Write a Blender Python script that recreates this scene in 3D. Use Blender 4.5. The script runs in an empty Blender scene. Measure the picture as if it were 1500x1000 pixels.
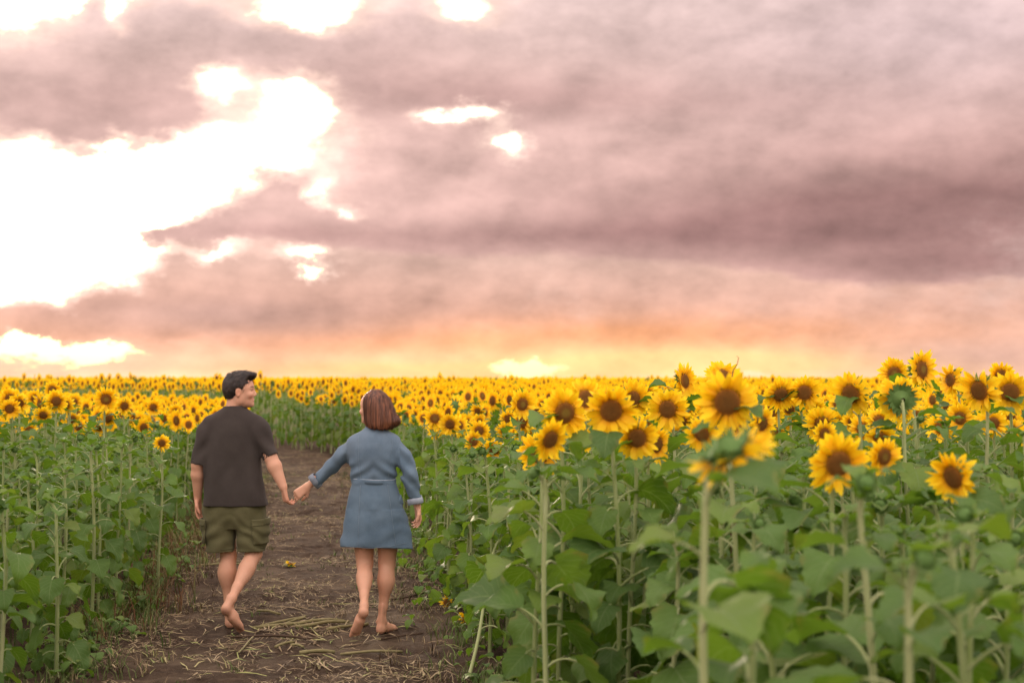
import bpy, math, random
import numpy as np
from mathutils import Vector, Matrix, Euler

random.seed(11)
rng = np.random.default_rng(7)
scene = bpy.context.scene
COL = scene.collection
R = math.radians

# ------------------------------------------------------------------ camera
FPX = 2083.0                 # 50 mm lens on a 36 mm sensor, in photograph pixels
HOR = 553.0                  # photograph row of the horizon
CAMH = 1.74
cd = bpy.data.cameras.new('camera')
cd.lens = 50.0
cd.sensor_width = 36.0
cd.clip_start = 0.05
cd.clip_end = 9000.0
cd.dof.use_dof = True
cd.dof.focus_distance = 9.75
cd.dof.aperture_fstop = 2.3
cam = bpy.data.objects.new('camera', cd)
COL.objects.link(cam)
cam.location = (0, 0, CAMH)
cam.rotation_euler = (R(90) + math.atan((HOR - 500) / FPX), 0, 0)
scene.camera = cam


def at_ground(px, py):
    d = FPX * CAMH / (py - HOR)
    return ((px - 750) / FPX * d, d)


def at_depth(px, py, d):
    return ((px - 750) / FPX * d, d, CAMH - (py - HOR) / FPX * d)


# ------------------------------------------------------------------ node helper
class NG:
    """tiny expression wrapper round a node tree"""
    def __init__(self, tree):
        self.t = tree

    def node(self, kind, **kw):
        n = self.t.nodes.new(kind)
        for k, v in kw.items():
            setattr(n, k, v)
        return n

    def put(self, sock, v):
        if isinstance(v, S):
            self.t.links.new(v.s, sock)
        elif v is not None:
            if isinstance(v, (tuple, list)) and sock.type == 'RGBA' and len(v) == 3:
                v = (*v, 1)
            sock.default_value = v

    def math(self, op, a, b=None, c=None, clamp=False):
        n = self.node('ShaderNodeMath', operation=op, use_clamp=clamp)
        for i, v in enumerate((a, b, c)):
            if v is not None:
                self.put(n.inputs[i], v)
        return S(self, n.outputs[0])

    def vmath(self, op, a, b=None, c=None, out=0):
        n = self.node('ShaderNodeVectorMath', operation=op)
        for i, v in enumerate((a, b, c)):
            if v is not None:
                self.put(n.inputs[i], v)
        return S(self, n.outputs[out])

    def comb(self, x, y, z):
        n = self.node('ShaderNodeCombineXYZ')
        for i, v in enumerate((x, y, z)):
            self.put(n.inputs[i], v)
        return S(self, n.outputs[0])

    def sep(self, v):
        n = self.node('ShaderNodeSeparateXYZ')
        self.put(n.inputs[0], v)
        return [S(self, o) for o in n.outputs]

    def noise(self, vec, scale, detail=4, rough=.5, color=False, dist=0.0):
        n = self.node('ShaderNodeTexNoise')
        self.put(n.inputs['Vector'], vec)
        self.put(n.inputs['Scale'], scale)
        n.inputs['Detail'].default_value = detail
        n.inputs['Roughness'].default_value = rough
        n.inputs['Distortion'].default_value = dist
        return S(self, n.outputs['Color' if color else 0])

    def ramp(self, fac, stops, interp='LINEAR'):
        n = self.node('ShaderNodeValToRGB')
        n.color_ramp.interpolation = interp
        e = n.color_ramp.elements
        while len(e) < len(stops):
            e.new(.5)
        for el, (p, c) in zip(e, stops):
            el.position = p
            el.color = (*c, 1) if len(c) == 3 else c
        self.put(n.inputs[0], fac)
        return S(self, n.outputs[0])

    def mix(self, fac, a, b, blend='MIX'):
        n = self.node('ShaderNodeMix', data_type='RGBA', blend_type=blend)
        self.put(n.inputs[0], fac)
        self.put(n.inputs[6], a)
        self.put(n.inputs[7], b)
        return S(self, n.outputs[2])

    def smooth(self, v, lo, hi):
        n = self.node('ShaderNodeMapRange', interpolation_type='SMOOTHSTEP')
        self.put(n.inputs[0], v)
        n.inputs[1].default_value = lo
        n.inputs[2].default_value = hi
        return S(self, n.outputs[0])

    def maprange(self, v, lo, hi, a, b):
        n = self.node('ShaderNodeMapRange')
        self.put(n.inputs[0], v)
        for i, q in enumerate((lo, hi, a, b)):
            n.inputs[i + 1].default_value = q
        return S(self, n.outputs[0])

    def attr(self, name, out=2):
        n = self.node('ShaderNodeAttribute', attribute_name=name)
        return S(self, n.outputs[out])


class S:
    def __init__(self, g, s):
        self.g, self.s = g, s

    def __add__(self, o): return self.g.math('ADD', self, o)
    __radd__ = __add__
    def __sub__(self, o): return self.g.math('SUBTRACT', self, o)
    def __rsub__(self, o): return self.g.math('SUBTRACT', o, self)
    def __mul__(self, o): return self.g.math('MULTIPLY', self, o)
    __rmul__ = __mul__
    def __truediv__(self, o): return self.g.math('DIVIDE', self, o)


# ------------------------------------------------------------------ world: sunset cloud deck
SUN_AZ = math.atan((215 - 750) / FPX)            # the sun stands behind the broken cloud on the left
SUN_EL = R(7.5)
world = bpy.data.worlds.new('World')
scene.world = world
world.use_nodes = True
wt = world.node_tree
wt.nodes.clear()
g = NG(wt)
tc = g.node('ShaderNodeTexCoord')
D = S(g, tc.outputs['Generated'])
dx, dy, dz = g.sep(D)
azm = g.math('ARCTAN2', dx, dy) * FPX
elv = g.math('ARCSINE', dz) * FPX
# wispy warp of the directions, coarse and fine
DS = g.vmath('MULTIPLY', D, (1, 1, 1.9))
w1 = g.vmath('SUBTRACT', g.noise(DS, 9.0, 5, .55, True), (.5, .5, .5))
w2 = g.vmath('SUBTRACT', g.noise(DS, 27.0, 8, .66, True), (.5, .5, .5))
P0 = g.comb(azm, elv, 0)
P = g.vmath('MULTIPLY_ADD', w1, (120, 90, 0), P0)
P = g.vmath('MULTIPLY_ADD', w2, (90, 74, 0), P)
PS = g.vmath('MULTIPLY_ADD', w1, (60, 25, 0), P0)


def pxdir(px, py):
    return math.atan((px - 750) / FPX) * FPX, math.atan((HOR - py) / FPX) * FPX


def blob(vec, px, py, rx, ry, w):
    u, v = pxdir(px, py)
    q = g.vmath('MULTIPLY_ADD', vec, (1 / rx, 1 / ry, 0), (-u / rx, -v / ry, 0))
    e = g.vmath('DOT_PRODUCT', q, q, out=1)
    return g.math('POWER', math.exp(-1), e) * w


cover = None
for b in [  # openings in the cloud
    (70, 300, 185, 62, -1.9), (215, 268, 120, 44, -1.1), (120, 392, 170, 56, -1.7), (360, 232, 85, 42, -1.7), (303, 135, 48, 32, -1.9),
    (428, 160, 54, 38, -1.6), (450, 6, 66, 32, -1.6), (676, 2, 44, 26, -1.5), (40, 6, 90, 34, -1.7),
    (172, 32, 24, 34, -1.2), (704, 168, 34, 15, -2.1), (757, 206, 28, 22, -2.3), (630, 176, 34, 13, -1.8),
    (470, 290, 24, 22, -1.3), (516, 304, 18, 9, -1.1), (462, 388, 38, 14, -1.6), (320, 384, 34, 12, -1.2),
    (70, 520, 110, 13, -1.9), (20, 445, 90, 18, -.8), (770, 535, 60, 11, -1.7), (1120, 550, 50, 7, -1.4),
    # the clouds between them
    (130, 140, 190, 66, 1.0), (170, 192, 95, 30, 1.5), (60, 185, 80, 26, .9), (270, 100, 70, 50, .5), (130, 36, 24, 26, .5), (300, 62, 120, 50, .9), (125, 30, 26, 36, .5), (450, 88, 70, 34, .75), (600, 100, 90, 80, .8),
    (302, 348, 36, 20, 2.3), (232, 362, 46, 11, 2.2), (415, 335, 80, 34, 1.8), (425, 300, 34, 26, 1.0), (330, 445, 190, 46, 1.5), (190, 465, 80, 26, 1.6), (250, 405, 64, 28, 1.5), (400, 410, 70, 24, .6),
    (35, 487, 66, 13, 2.6), (600, 300, 120, 60, .5), (1100, 260, 420, 200, 1.3), (1250, 90, 400, 110, 1.2), (900, 60, 180, 60, .6), (620, 420, 140, 60, .5),
]:
    t_ = blob(P, *b)
    cover = t_ if cover is None else cover + t_
fb = g.noise(DS, 5.0, 7, .56)
fb2 = g.noise(g.vmath('MULTIPLY', D, (1, 1, 3.2)), 15.0, 7, .58)
cover = cover + (fb - .5) * 1.1 + (fb2 - .5) * .9 + .40
fb3 = g.noise(DS, 48.0, 4, .6)
cover = cover + (fb3 - .5) * .45
fb3 = g.noise(DS, 44.0, 6, .62)
cover = cover + (fb3 - .5) * .6
alpha = g.smooth(cover, -.55, .12)
thick = g.smooth(cover, -.22, 1.05)
core = g.smooth(cover, .15, 1.3)
# clear sky behind the clouds: Nishita plus the glow round the hidden sun
sky = g.node('ShaderNodeTexSky', sky_type='NISHITA')
sky.sun_disc = False
sky.sun_elevation = SUN_EL
sky.sun_rotation = SUN_AZ
sky.altitude = 50
sky.air_density = 1.2
sky.dust_density = 3.0
skyc = g.vmath('SCALE', S(g, sky.outputs[0]))
skyc.s.node.inputs['Scale'].default_value = .06
sdir = (math.sin(SUN_AZ) * math.cos(SUN_EL), math.cos(SUN_AZ) * math.cos(SUN_EL), math.sin(SUN_EL))
cs = g.vmath('DOT_PRODUCT', D, sdir, out=1)
glow = g.math('POWER', g.math('MAXIMUM', cs, 0.0), 14.0)
clear = g.vmath('MULTIPLY_ADD', g.comb(glow, glow, glow), (.46, .41, .33), (.50, .48, .47))
clear = g.vmath('ADD', clear, skyc)
clear = g.mix(g.smooth(elv, 8.0, 90.0), g.vmath('MULTIPLY', clear, (1.0, .90, .70)), clear)
# cloud colour: a mauve deck with a darker flat base, a rosy layer below it, orange and gold over the horizon
px_of = S(g, g.vmath('ADD', PS, (750, 0, 0)).s)
sx, sy, _ = g.sep(px_of)
hf = g.maprange(elv, 0, 560, 0, 1)
upper = g.ramp(hf, [(.25, (.66, .395, .345)), (.40, (.665, .425, .375)), (.60, (.65, .425, .380)), (.80, (.67, .460, .415)), (1, (.72, .535, .50))])
lav = blob(PS, 1450, 60, 420, 110, 1.0)
upper = g.mix(g.math('MINIMUM', lav * .6, 1.0), upper, (.545, .42, .43))
belly = blob(PS, 1540, 310, 560, 125, .95) + blob(PS, 1120, 325, 400, 52, .55) + blob(PS, 720, 346, 380, 24, .50) + blob(PS, 1400, 395, 240, 26, .4)
belly = belly + blob(PS, 700, 138, 260, 44, .55) + blob(PS, 1050, 150, 300, 30, .25) + blob(PS, 560, 60, 120, 60, .25) + blob(PS, 170, 165, 230, 50, .35) + blob(PS, 420, 345, 110, 18, .35)
upper = g.mix(g.math('MINIMUM', belly * .9, 1.0), upper, (.315, .175, .162))
lower = g.ramp(hf, [(0, (.92, .55, .36)), (.045, (.88, .50, .33)), (.10, (.78, .405, .270)), (.17, (.70, .395, .300)), (.30, (.63, .400, .330)), (.5, (.58, .40, .36))])
og = blob(PS, 950, 494, 420, 30, 1.15) + blob(PS, 560, 505, 280, 22, .5)
lower = g.mix(g.math('MINIMUM', og * .9, 1.0), lower, (.82, .365, .185))
gold = blob(PS, 1000, 532, 380, 23, 1.3) + blob(PS, 520, 543, 380, 14, .8)
lower = g.mix(g.math('MINIMUM', gold, 1.0), lower, (.98, .56, .24))
mauve = blob(PS, 1460, 520, 220, 34, .8) + blob(PS, 330, 462, 240, 34, .85) + blob(PS, 200, 540, 260, 12, .4)
lower = g.mix(g.math('MINIMUM', mauve, 1.0), lower, (.50, .300, .250))
# the deck's flat base runs from left of centre down to the right
base_y = (HOR - 362) - g.maprange(sx, 340, 1050, 0, 24) - g.smooth(sx, 1020, 1290) * 34.0
over = g.smooth(sy - base_y + (fb2 - .5) * 46.0, -9.0, 10.0)
left_low = 1.0 - g.smooth(sx, 180, 420)
deck = g.mix(g.math('MINIMUM', over + left_low * .0, 1.0), lower, upper)
# billows modelled by the light: noise against the same noise a step towards the sun
off = (math.sin(SUN_AZ) * .022 - .012, 0.0, .030)
b1 = g.vmath('MULTIPLY', D, (1, 1, 1.7))
b1o = g.vmath('ADD', b1, off)
em = g.noise(b1, 9.0, 7, .50) - g.noise(b1o, 9.0, 7, .50)
em2 = g.noise(b1, 22.0, 8, .60) - g.noise(g.vmath('ADD', b1, tuple(q * .40 for q in off)), 22.0, 8, .60)
bil = g.noise(g.vmath('MULTIPLY', D, (1, 1, 3.0)), 6.0, 6, .55)
shade = em * 1.15 + em2 * .62 + (bil - .5) * .42 + (core * -.10) + 1.12
sky_boost = 1.0 + g.smooth(dz, .26, .85) * 1.15 + g.smooth(dy * -1.0, -.75, .65) * 1.05      # unseen cloud overhead and opposite the sunset, brightened to light the foreground
shade = shade * sky_boost
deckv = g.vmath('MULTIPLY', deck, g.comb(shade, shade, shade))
deckv = g.mix(g.math('MINIMUM', (sky_boost - 1.0) * .5, .8), deckv, g.vmath('MULTIPLY', g.comb(shade, shade, shade), (.505, .510, .515)))
veil = g.vmath('MULTIPLY_ADD', g.comb(glow, glow, glow), (.36, .20, .12), (.62, .47, .43))      # thin cloud lets the glow through
veil = g.vmath('MULTIPLY', veil, g.comb(shade, shade, shade))
veil = g.mix(g.smooth(elv, 20.0, 150.0), deckv, veil)                 # low over the horizon the veil takes the colour of the glow
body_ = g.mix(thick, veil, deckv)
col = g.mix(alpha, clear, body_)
rim = alpha * (1.0 - alpha) * (glow + .1) * .7
col = g.vmath('MULTIPLY_ADD', g.comb(rim, rim, rim), (.62, .36, .20), col)
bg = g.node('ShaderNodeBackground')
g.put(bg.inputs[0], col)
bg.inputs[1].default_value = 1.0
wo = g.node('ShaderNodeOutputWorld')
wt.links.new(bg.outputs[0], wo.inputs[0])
world.cycles.sampling_method = 'MANUAL'
world.cycles.sample_map_resolution = 512

# ------------------------------------------------------------------ sun, veiled by cloud
sl = bpy.data.lights.new('sun', 'SUN')
sl.energy = 2.0
sl.angle = R(10)
sl.color = (1.0, .80, .60)
sun = bpy.data.objects.new('sun', sl)
COL.objects.link(sun)
sun.rotation_euler = Vector(sdir).to_track_quat('Z', 'Y').to_euler()
sun.location = (-10, 30, 12)

vs = scene.view_settings
vs.view_transform = 'Standard'
vs.look = 'None'
vs.exposure = 0.34
vs.gamma = 1.0
vs.use_curve_mapping = False
scene.render.engine = 'CYCLES'
scene.cycles.use_denoising = True
scene.cycles.max_bounces = 8
scene.cycles.transparent_max_bounces = 8

# ------------------------------------------------------------------ mesh helpers
def make_mesh(name, V, F, mats, M=None, UV=None, attrs=None, smooth=True, cols=None):
    """triangles (n,3) or quads (n,4) in one array"""
    V = np.asarray(V, np.float32)
    F = np.asarray(F, np.int32)
    me = bpy.data.meshes.new(name)
    n, k = F.shape
    me.vertices.add(len(V))
    me.vertices.foreach_set('co', V.ravel())
    me.loops.add(n * k)
    me.loops.foreach_set('vertex_index', F.ravel())
    me.polygons.add(n)
    me.polygons.foreach_set('loop_start', np.arange(0, n * k, k, dtype=np.int32))
    for m in mats:
        me.materials.append(m)
    if M is not None:
        me.polygons.foreach_set('material_index', np.asarray(M, np.int32))
    me.update(calc_edges=True)
    if smooth:
        me.polygons.foreach_set('use_smooth', np.ones(n, bool))
    if UV is not None:
        uvl = me.uv_layers.new(name='UVMap')
        uvl.data.foreach_set('uv', np.asarray(UV, np.float32)[F.ravel()].ravel())
    for an, av in (attrs or {}).items():
        a = me.attributes.new(an, 'FLOAT', 'POINT')
        a.data.foreach_set('value', np.asarray(av, np.float32))
    if cols is not None:
        a = me.attributes.new('tint', 'FLOAT_COLOR', 'POINT')
        c4 = np.ones((len(V), 4), np.float32)
        c4[:, :3] = cols
        a.data.foreach_set('color', c4.ravel())
    me.validate()
    return me


def link(name, me, parent=None, mat=None, label=None, cat=None, group=None, kind=None):
    o = bpy.data.objects.new(name, me)
    COL.objects.link(o)
    if parent is not None:
        o.parent = parent
    if mat is not None:
        o.matrix_local = mat
    for k, v in (('label', label), ('category', cat), ('group', group), ('kind', kind)):
        if v:
            o[k] = v
    return o


def tube(path, radii, n=6, cap=True):
    """tube round a 3-D path; returns V, F (triangles), UV"""
    path = np.asarray(path, float)
    m = len(path)
    V, UV, F = [], [], []
    up = np.array([0.13, 0.99, 0.05])
    for i in range(m):
        t = path[min(i + 1, m - 1)] - path[max(i - 1, 0)]
        t /= np.linalg.norm(t) + 1e-9
        a = np.cross(t, up)
        if np.linalg.norm(a) < .05:
            a = np.cross(t, (1, 0, 0))
        a /= np.linalg.norm(a)
        b = np.cross(t, a)
        for j in range(n):
            an = 2 * math.pi * j / n
            V.append(path[i] + radii[i] * (math.cos(an) * a + math.sin(an) * b))
            UV.append((j / n, i / (m - 1)))
    for i in range(m - 1):
        for j in range(n):
            p, q = i * n + j, i * n + (j + 1) % n
            F += [(p, q, q + n), (p, q + n, p + n)]
    if cap:
        for base, flip in ((0, True), ((m - 1) * n, False)):
            V.append(path[0] if flip else path[-1])
            UV.append((.5, 0 if flip else 1))
            c = len(V) - 1
            for j in range(n):
                p, q = base + j, base + (j + 1) % n
                F.append((c, q, p) if flip else (c, p, q))
    return np.array(V), np.array(F), np.array(UV)


class Bag:
    """collects transformed pieces into one mesh"""
    def __init__(self):
        self.V, self.F, self.M, self.UV, self.A, self.n = [], [], [], [], [], 0

    def add(self, piece, mat=None, rnd=0.0):
        V, F, M, UV = piece
        if mat is not None:
            m = np.array(mat)
            V = V @ m[:3, :3].T + m[:3, 3]
        self.V.append(V)
        self.F.append(F + self.n)
        self.M.append(M)
        self.UV.append(UV)
        self.A.append(np.full(len(V), rnd))
        self.n += len(V)

    def piece(self):
        return (np.concatenate(self.V), np.concatenate(self.F), np.concatenate(self.M), np.concatenate(self.UV))

    def mesh(self, name, mats):
        V, F, M, UV = self.piece()
        return make_mesh(name, V, F, mats, M, UV, {'rnd': np.concatenate(self.A)})


# ------------------------------------------------------------------ value noise in numpy
_LAT = rng.random((64, 64, 64)).astype(np.float32)


def vnoise(x, y, z):
    x, y, z = np.broadcast_arrays(np.asarray(x, np.float32), np.asarray(y, np.float32), np.asarray(z, np.float32))
    xi, yi, zi = np.floor(x).astype(int), np.floor(y).astype(int), np.floor(z).astype(int)
    fx, fy, fz = x - xi, y - yi, z - zi
    fx, fy, fz = fx * fx * (3 - 2 * fx), fy * fy * (3 - 2 * fy), fz * fz * (3 - 2 * fz)
    out = 0
    for a in (0, 1):
        for b in (0, 1):
            for c in (0, 1):
                out = out + _LAT[(xi + a) & 63, (yi + b) & 63, (zi + c) & 63] * (fx if a else 1 - fx) * (fy if b else 1 - fy) * (fz if c else 1 - fz)
    return out


# ------------------------------------------------------------------ materials
def new_mat(name):
    m = bpy.data.materials.new(name)
    m.use_nodes = True
    nt = m.node_tree
    nt.nodes.clear()
    gg = NG(nt)
    out = gg.node('ShaderNodeOutputMaterial')
    return m, gg, out


def principled(gg, out, col, rough=.7, spec=.3, bump=None, bstr=.3, bdist=.01, sss=0.0, trans=None, transcol=None, sheen=0.0):
    p = gg.node('ShaderNodeBsdfPrincipled')
    gg.put(p.inputs['Base Color'], col)
    gg.put(p.inputs['Roughness'], rough)
    gg.put(p.inputs['Specular IOR Level'], spec)
    if sss:
        p.inputs['Subsurface Weight'].default_value = sss
        p.inputs['Subsurface Radius'].default_value = (.012, .005, .003)
        p.inputs['Subsurface Scale'].default_value = 1.0
    if sheen:
        p.inputs['Sheen Weight'].default_value = sheen
        p.inputs['Sheen Roughness'].default_value = .5
    if bump is not None:
        b = gg.node('ShaderNodeBump')
        b.inputs['Strength'].default_value = bstr
        b.inputs['Distance'].default_value = bdist
        gg.put(b.inputs['Height'], bump)
        gg.t.links.new(b.outputs[0], p.inputs['Normal'])
    sh = p.outputs[0]
    if trans:
        tr = gg.node('ShaderNodeBsdfTranslucent')
        gg.put(tr.inputs[0], transcol if transcol is not None else col)
        mx = gg.node('ShaderNodeMixShader')
        mx.inputs[0].default_value = trans
        gg.t.links.new(sh, mx.inputs[1])
        gg.t.links.new(tr.outputs[0], mx.inputs[2])
        sh = mx.outputs[0]
    gg.t.links.new(sh, out.inputs[0])
    return p


def obj_random(gg):
    oi = gg.node('ShaderNodeObjectInfo')
    return gg.math('FRACT', S(gg, oi.outputs['Random']) + gg.attr('rnd'))


def uvw(gg):
    t = gg.node('ShaderNodeTexCoord')
    return S(gg, t.outputs['UV']), S(gg, t.outputs['Object'])


def mat_leaf():
    m, q, out = new_mat('leaf')
    uv, ob = uvw(q)
    u, v, _ = q.sep(uv)                                  # u: -1..1 across, v: 0..1 along
    r = obj_random(q)
    au = q.math('ABSOLUTE', u)
    mid = 1.0 - q.smooth(au, .01, .07)
    ph = q.math('FRACT', (v - au * .42) * 6.5)
    side = 1.0 - q.smooth(q.math('ABSOLUTE', ph - .5), .03, .12)
    vein = q.math('MAXIMUM', mid, side * .55)
    ns = q.noise(ob, 9.0, 4, .6)
    base = q.ramp(r, [(0, (.034, .092, .008)), (.3, (.068, .158, .012)), (.55, (.114, .226, .019)), (.78, (.146, .250, .040)), (.93, (.22, .325, .028)), (1, (.19, .21, .03))])
    base = q.mix(ns * .5, base, (.055, .135, .024))
    base = q.mix(vein * .60, base, (.23, .33, .11))
    spot = q.smooth(q.noise(ob, 38.0, 3, .6), .67, .76)
    base = q.mix(spot * .45, base, (.20, .19, .07))
    dry = q.smooth(au, .62, 1.0) * q.smooth(q.noise(ob, 14.0, 4, .6), .50, .66)
    base = q.mix(dry * .75, base, (.26, .20, .05))                          # some margins have dried
    geo = q.node('ShaderNodeNewGeometry')
    base = q.mix(S(q, geo.outputs['Backfacing']) * .40, base, (.12, .19, .075))       # the underside is downy and paler
    principled(q, out, base, .55, .22, vein * .9 + q.noise(ob, 60, 3) * .8, .5, .004, trans=.34, transcol=q.mix(.55, base, (.24, .44, .02)))
    return m


def mat_stem():
    m, q, out = new_mat('stem')
    uv, ob = uvw(q)
    r = obj_random(q)
    _, _, oz = q.sep(ob)
    n = q.noise(q.vmath('MULTIPLY', ob, (1, 1, .15)), 90, 3)
    base = q.ramp(r, [(0, (.24, .31, .10)), (.5, (.30, .37, .14)), (1, (.35, .39, .18))])
    base = q.mix(q.smooth(n, .45, .7) * .5, base, (.40, .45, .24))
    principled(q, out, base, .75, .2, n, .5, .003, sheen=.15)
    return m


def mat_petal():
    m, q, out = new_mat('petal')
    uv, ob = uvw(q)
    u, v, _ = q.sep(uv)
    r = obj_random(q)
    base = q.ramp(v, [(0, (.78, .30, .004)), (.3, (.98, .63, .008)), (1, (1.0, .78, .02))])
    base = q.mix(r * .35, base, (.93, .50, .006))
    line = q.noise(q.comb(u * 5.0, v * .8, r * 9.0), 3.0, 3)
    base = q.mix(q.smooth(line, .45, .75) * .35, base, (.76, .37, .004))
    principled(q, out, base, .55, .25, line, .4, .002, trans=.38)
    return m


def mat_disc():
    m, q, out = new_mat('disc')
    uv, ob = uvw(q)
    u, v, _ = q.sep(uv)                                  # v = radius 0..1
    r = obj_random(q)
    vo = q.node('ShaderNodeTexVoronoi')
    q.put(vo.inputs['Vector'], ob)
    vo.inputs['Scale'].default_value = 260
    n = q.noise(ob, 60, 4, .6)
    ctr = q.mix(q.smooth(r, .35, .85), (.120, .052, .014), (.22, .165, .028))
    base = q.mix(q.smooth(v + (n - .5) * .35, .22, .60), ctr, (.150, .060, .014))
    base = q.mix(q.smooth(v + (n - .5) * .25, .72, 1.0), base, (.33, .130, .016))
    base = q.mix(S(q, vo.outputs['Distance']) * 25.0 * .02 + q.smooth(n, .55, .8) * .35, base, (.30, .14, .022))
    principled(q, out, base, .85, .15, S(q, vo.outputs['Distance']) + n * .2, .9, .006)
    return m


def mat_bract():
    m, q, out = new_mat('bract')
    uv, ob = uvw(q)
    r = obj_random(q)
    n = q.noise(ob, 70, 3)
    base = q.mix(r, (.085, .185, .035), (.13, .23, .06))
    base = q.mix(n * .5, base, (.16, .25, .085))
    principled(q, out, base, .7, .25, n, .5, .003, trans=.15)
    return m


def mat_soil(name, path):
    m, q, out = new_mat(name)
    _, ob = uvw(q)
    n1 = q.noise(ob, 1.3, 5, .6)
    n2 = q.noise(ob, 9.0, 6, .65)
    n3 = q.noise(q.vmath('MULTIPLY', ob, (1, 2.2, 1)), 55.0, 5, .7)
    base = q.ramp(n2, [(.25, (.020, .012, .008)), (.5, (.050, .033, .022)), (.75, (.100, .070, .046))])
    base = q.mix(q.smooth(n1, .42, .66) * (.55 if path else .3), base, (.140, .104, .068))
    base = q.mix(q.smooth(n3, .54, .72) * .40, base, (.22, .165, .105))
    principled(q, out, base, .95, .1, n2 * .6 + n3 * .5, .9, .03)
    return m


def mat_straw():
    m, q, out = new_mat('straw')
    uv, ob = uvw(q)
    r = q.attr('rnd')
    base = q.ramp(r, [(0, (.065, .042, .026)), (.28, (.15, .105, .062)), (.52, (.24, .18, .10)), (.72, (.37, .295, .175)), (.88, (.30, .30, .11)), (1, (.14, .20, .06))])
    principled(q, out, base, .8, .2)
    return m


def mat_plain(name, col, rough=.7, var=.25, scale=30, bstr=.3, spec=.25, trans=None):
    m, q, out = new_mat(name)
    uv, ob = uvw(q)
    n = q.noise(ob, scale, 5, .6)
    dk = tuple(c * (1 - var) for c in col)
    lt = tuple(min(1, c * (1 + var)) for c in col)
    principled(q, out, q.mix(n, dk, lt), rough, spec, n, bstr, .004, trans=trans)
    return m


LEAF, STEM, PETAL, DISC, BRACT = mat_leaf(), mat_stem(), mat_petal(), mat_disc(), mat_bract()
PLANT_MATS = [LEAF, STEM, PETAL, DISC, BRACT]
SOIL, PATHSOIL, STRAW = mat_soil('soil', False), mat_soil('trodden_soil', True), mat_straw()
STALK = mat_plain('cut_stalk', (.21, .185, .085), .75, .5, 30)
DRYWEED = mat_plain('dry_weed', (.17, .095, .05), .8, .4, 20)


def mat_weed():
    m, q, out = new_mat('weed_blade')
    r = q.attr('rnd')
    base = q.ramp(r, [(0, (.13, .060, .030)), (.3, (.20, .115, .058)), (.5, (.24, .19, .095)), (.7, (.11, .13, .040)), (1, (.06, .115, .028))])
    principled(q, out, base, .8, .15, trans=.2)
    return m


WEED = mat_weed()
GRASSM = mat_plain('grass_blade', (.085, .125, .030), .7, .5, 6, trans=.2)

# ------------------------------------------------------------------ the lie of the land
CL = np.array([(-.05, -1.0), (-.25, 0), (-1.58, 10), (-2.91, 20), (-3.75, 26), (-4.7, 30.5), (-6.6, 34), (-9.8, 37), (-14, 40), (-20, 43.5), (-32, 49), (-60, 60)])


def path_dist(x, y):
    """signed distance from the path's centre line (left < 0) and the arc length there"""
    x, y = np.asarray(x, float), np.asarray(y, float)
    best = np.full(x.shape, 1e9)
    sgn = np.zeros(x.shape)
    arc = np.zeros(x.shape)
    s0 = 0
    for (ax, ay), (bx, by) in zip(CL[:-1], CL[1:]):
        L = math.hypot(bx - ax, by - ay)
        ux, uy = (bx - ax) / L, (by - ay) / L
        t = np.clip((x - ax) * ux + (y - ay) * uy, 0, L)
        qx, qy = x - ax - t * ux, y - ay - t * uy
        dd = np.hypot(qx, qy)
        c = dd < best
        best = np.where(c, dd, best)
        sgn = np.where(c, np.sign(qx * uy - qy * ux), sgn)
        arc = np.where(c, s0 + t, arc)
        s0 += L
    return best * np.where(sgn == 0, 1, sgn), arc


def half_width(arc):
    return np.interp(arc, [0, 10, 18, 26, 31, 38, 60], [1.18, 1.14, 1.08, .95, 1.0, 1.5, 1.6])


def height(x, y):
    return (vnoise(np.asarray(x) * 1.1, np.asarray(y) * 1.1, 3.3) - .5) * .07 + (vnoise(np.asarray(x) * 4.5, np.asarray(y) * 4.5, 9.1) - .5) * .030


def grid_faces(nx, ny):
    i = np.arange(nx - 1)[None, :] + np.arange(ny - 1)[:, None] * nx
    i = i.ravel()
    return np.stack([i, i + 1, i + 1 + nx, i + nx], 1)


gx = np.concatenate([-np.geomspace(4200, 9, 26), np.arange(-8.4, 9, .4), np.geomspace(9.3, 4200, 26)])
gy = np.concatenate([[-4200, -900, -200, -60, -20, -6], np.arange(0, 62, .4), np.geomspace(62.5, 4300, 36)])
X, Y = np.meshgrid(gx, gy)
dp, ar = path_dist(X, Y)
Z = height(X, Y) * (np.hypot(X, Y) < 60) - np.where(np.abs(dp) < half_width(ar) + .5, .075, 0)
link('ground', make_mesh('ground', np.stack([X, Y, Z], -1).reshape(-1, 3), grid_faces(len(gx), len(gy)), [SOIL]), kind='structure')

# the trodden path: a finer sheet over the ground, ragged at the edges
ss = np.concatenate([np.arange(6.5, 24, .055), np.arange(24, 75, .25)])
tt = np.linspace(-1, 1, 61)
s_acc, cx, cy, nx_, ny_ = [0], [], [], [], []
seg = np.hypot(*np.diff(CL, axis=0).T)
cum = np.concatenate([[0], np.cumsum(seg)])
px_ = np.interp(ss, cum, CL[:, 0])
py_ = np.interp(ss, cum, CL[:, 1])
tx, ty = np.gradient(px_, ss), np.gradient(py_, ss)
tl = np.hypot(tx, ty)
tx, ty = tx / tl, ty / tl
hw = half_width(ss) + .55
TT, SS = np.meshgrid(tt, np.arange(len(ss)))
edge = hw[:, None] * TT
PX = px_[:, None] + ty[:, None] * edge
PY = py_[:, None] - tx[:, None] * edge
PZ = height(PX, PY) + (vnoise(PX * 13, PY * 13, 1.7) - .5) * .030 + (vnoise(PX * 26, PY * 26, 6.7) - .5) * .016 - np.clip(np.abs(TT) - .86, 0, 1) * .55
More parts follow.
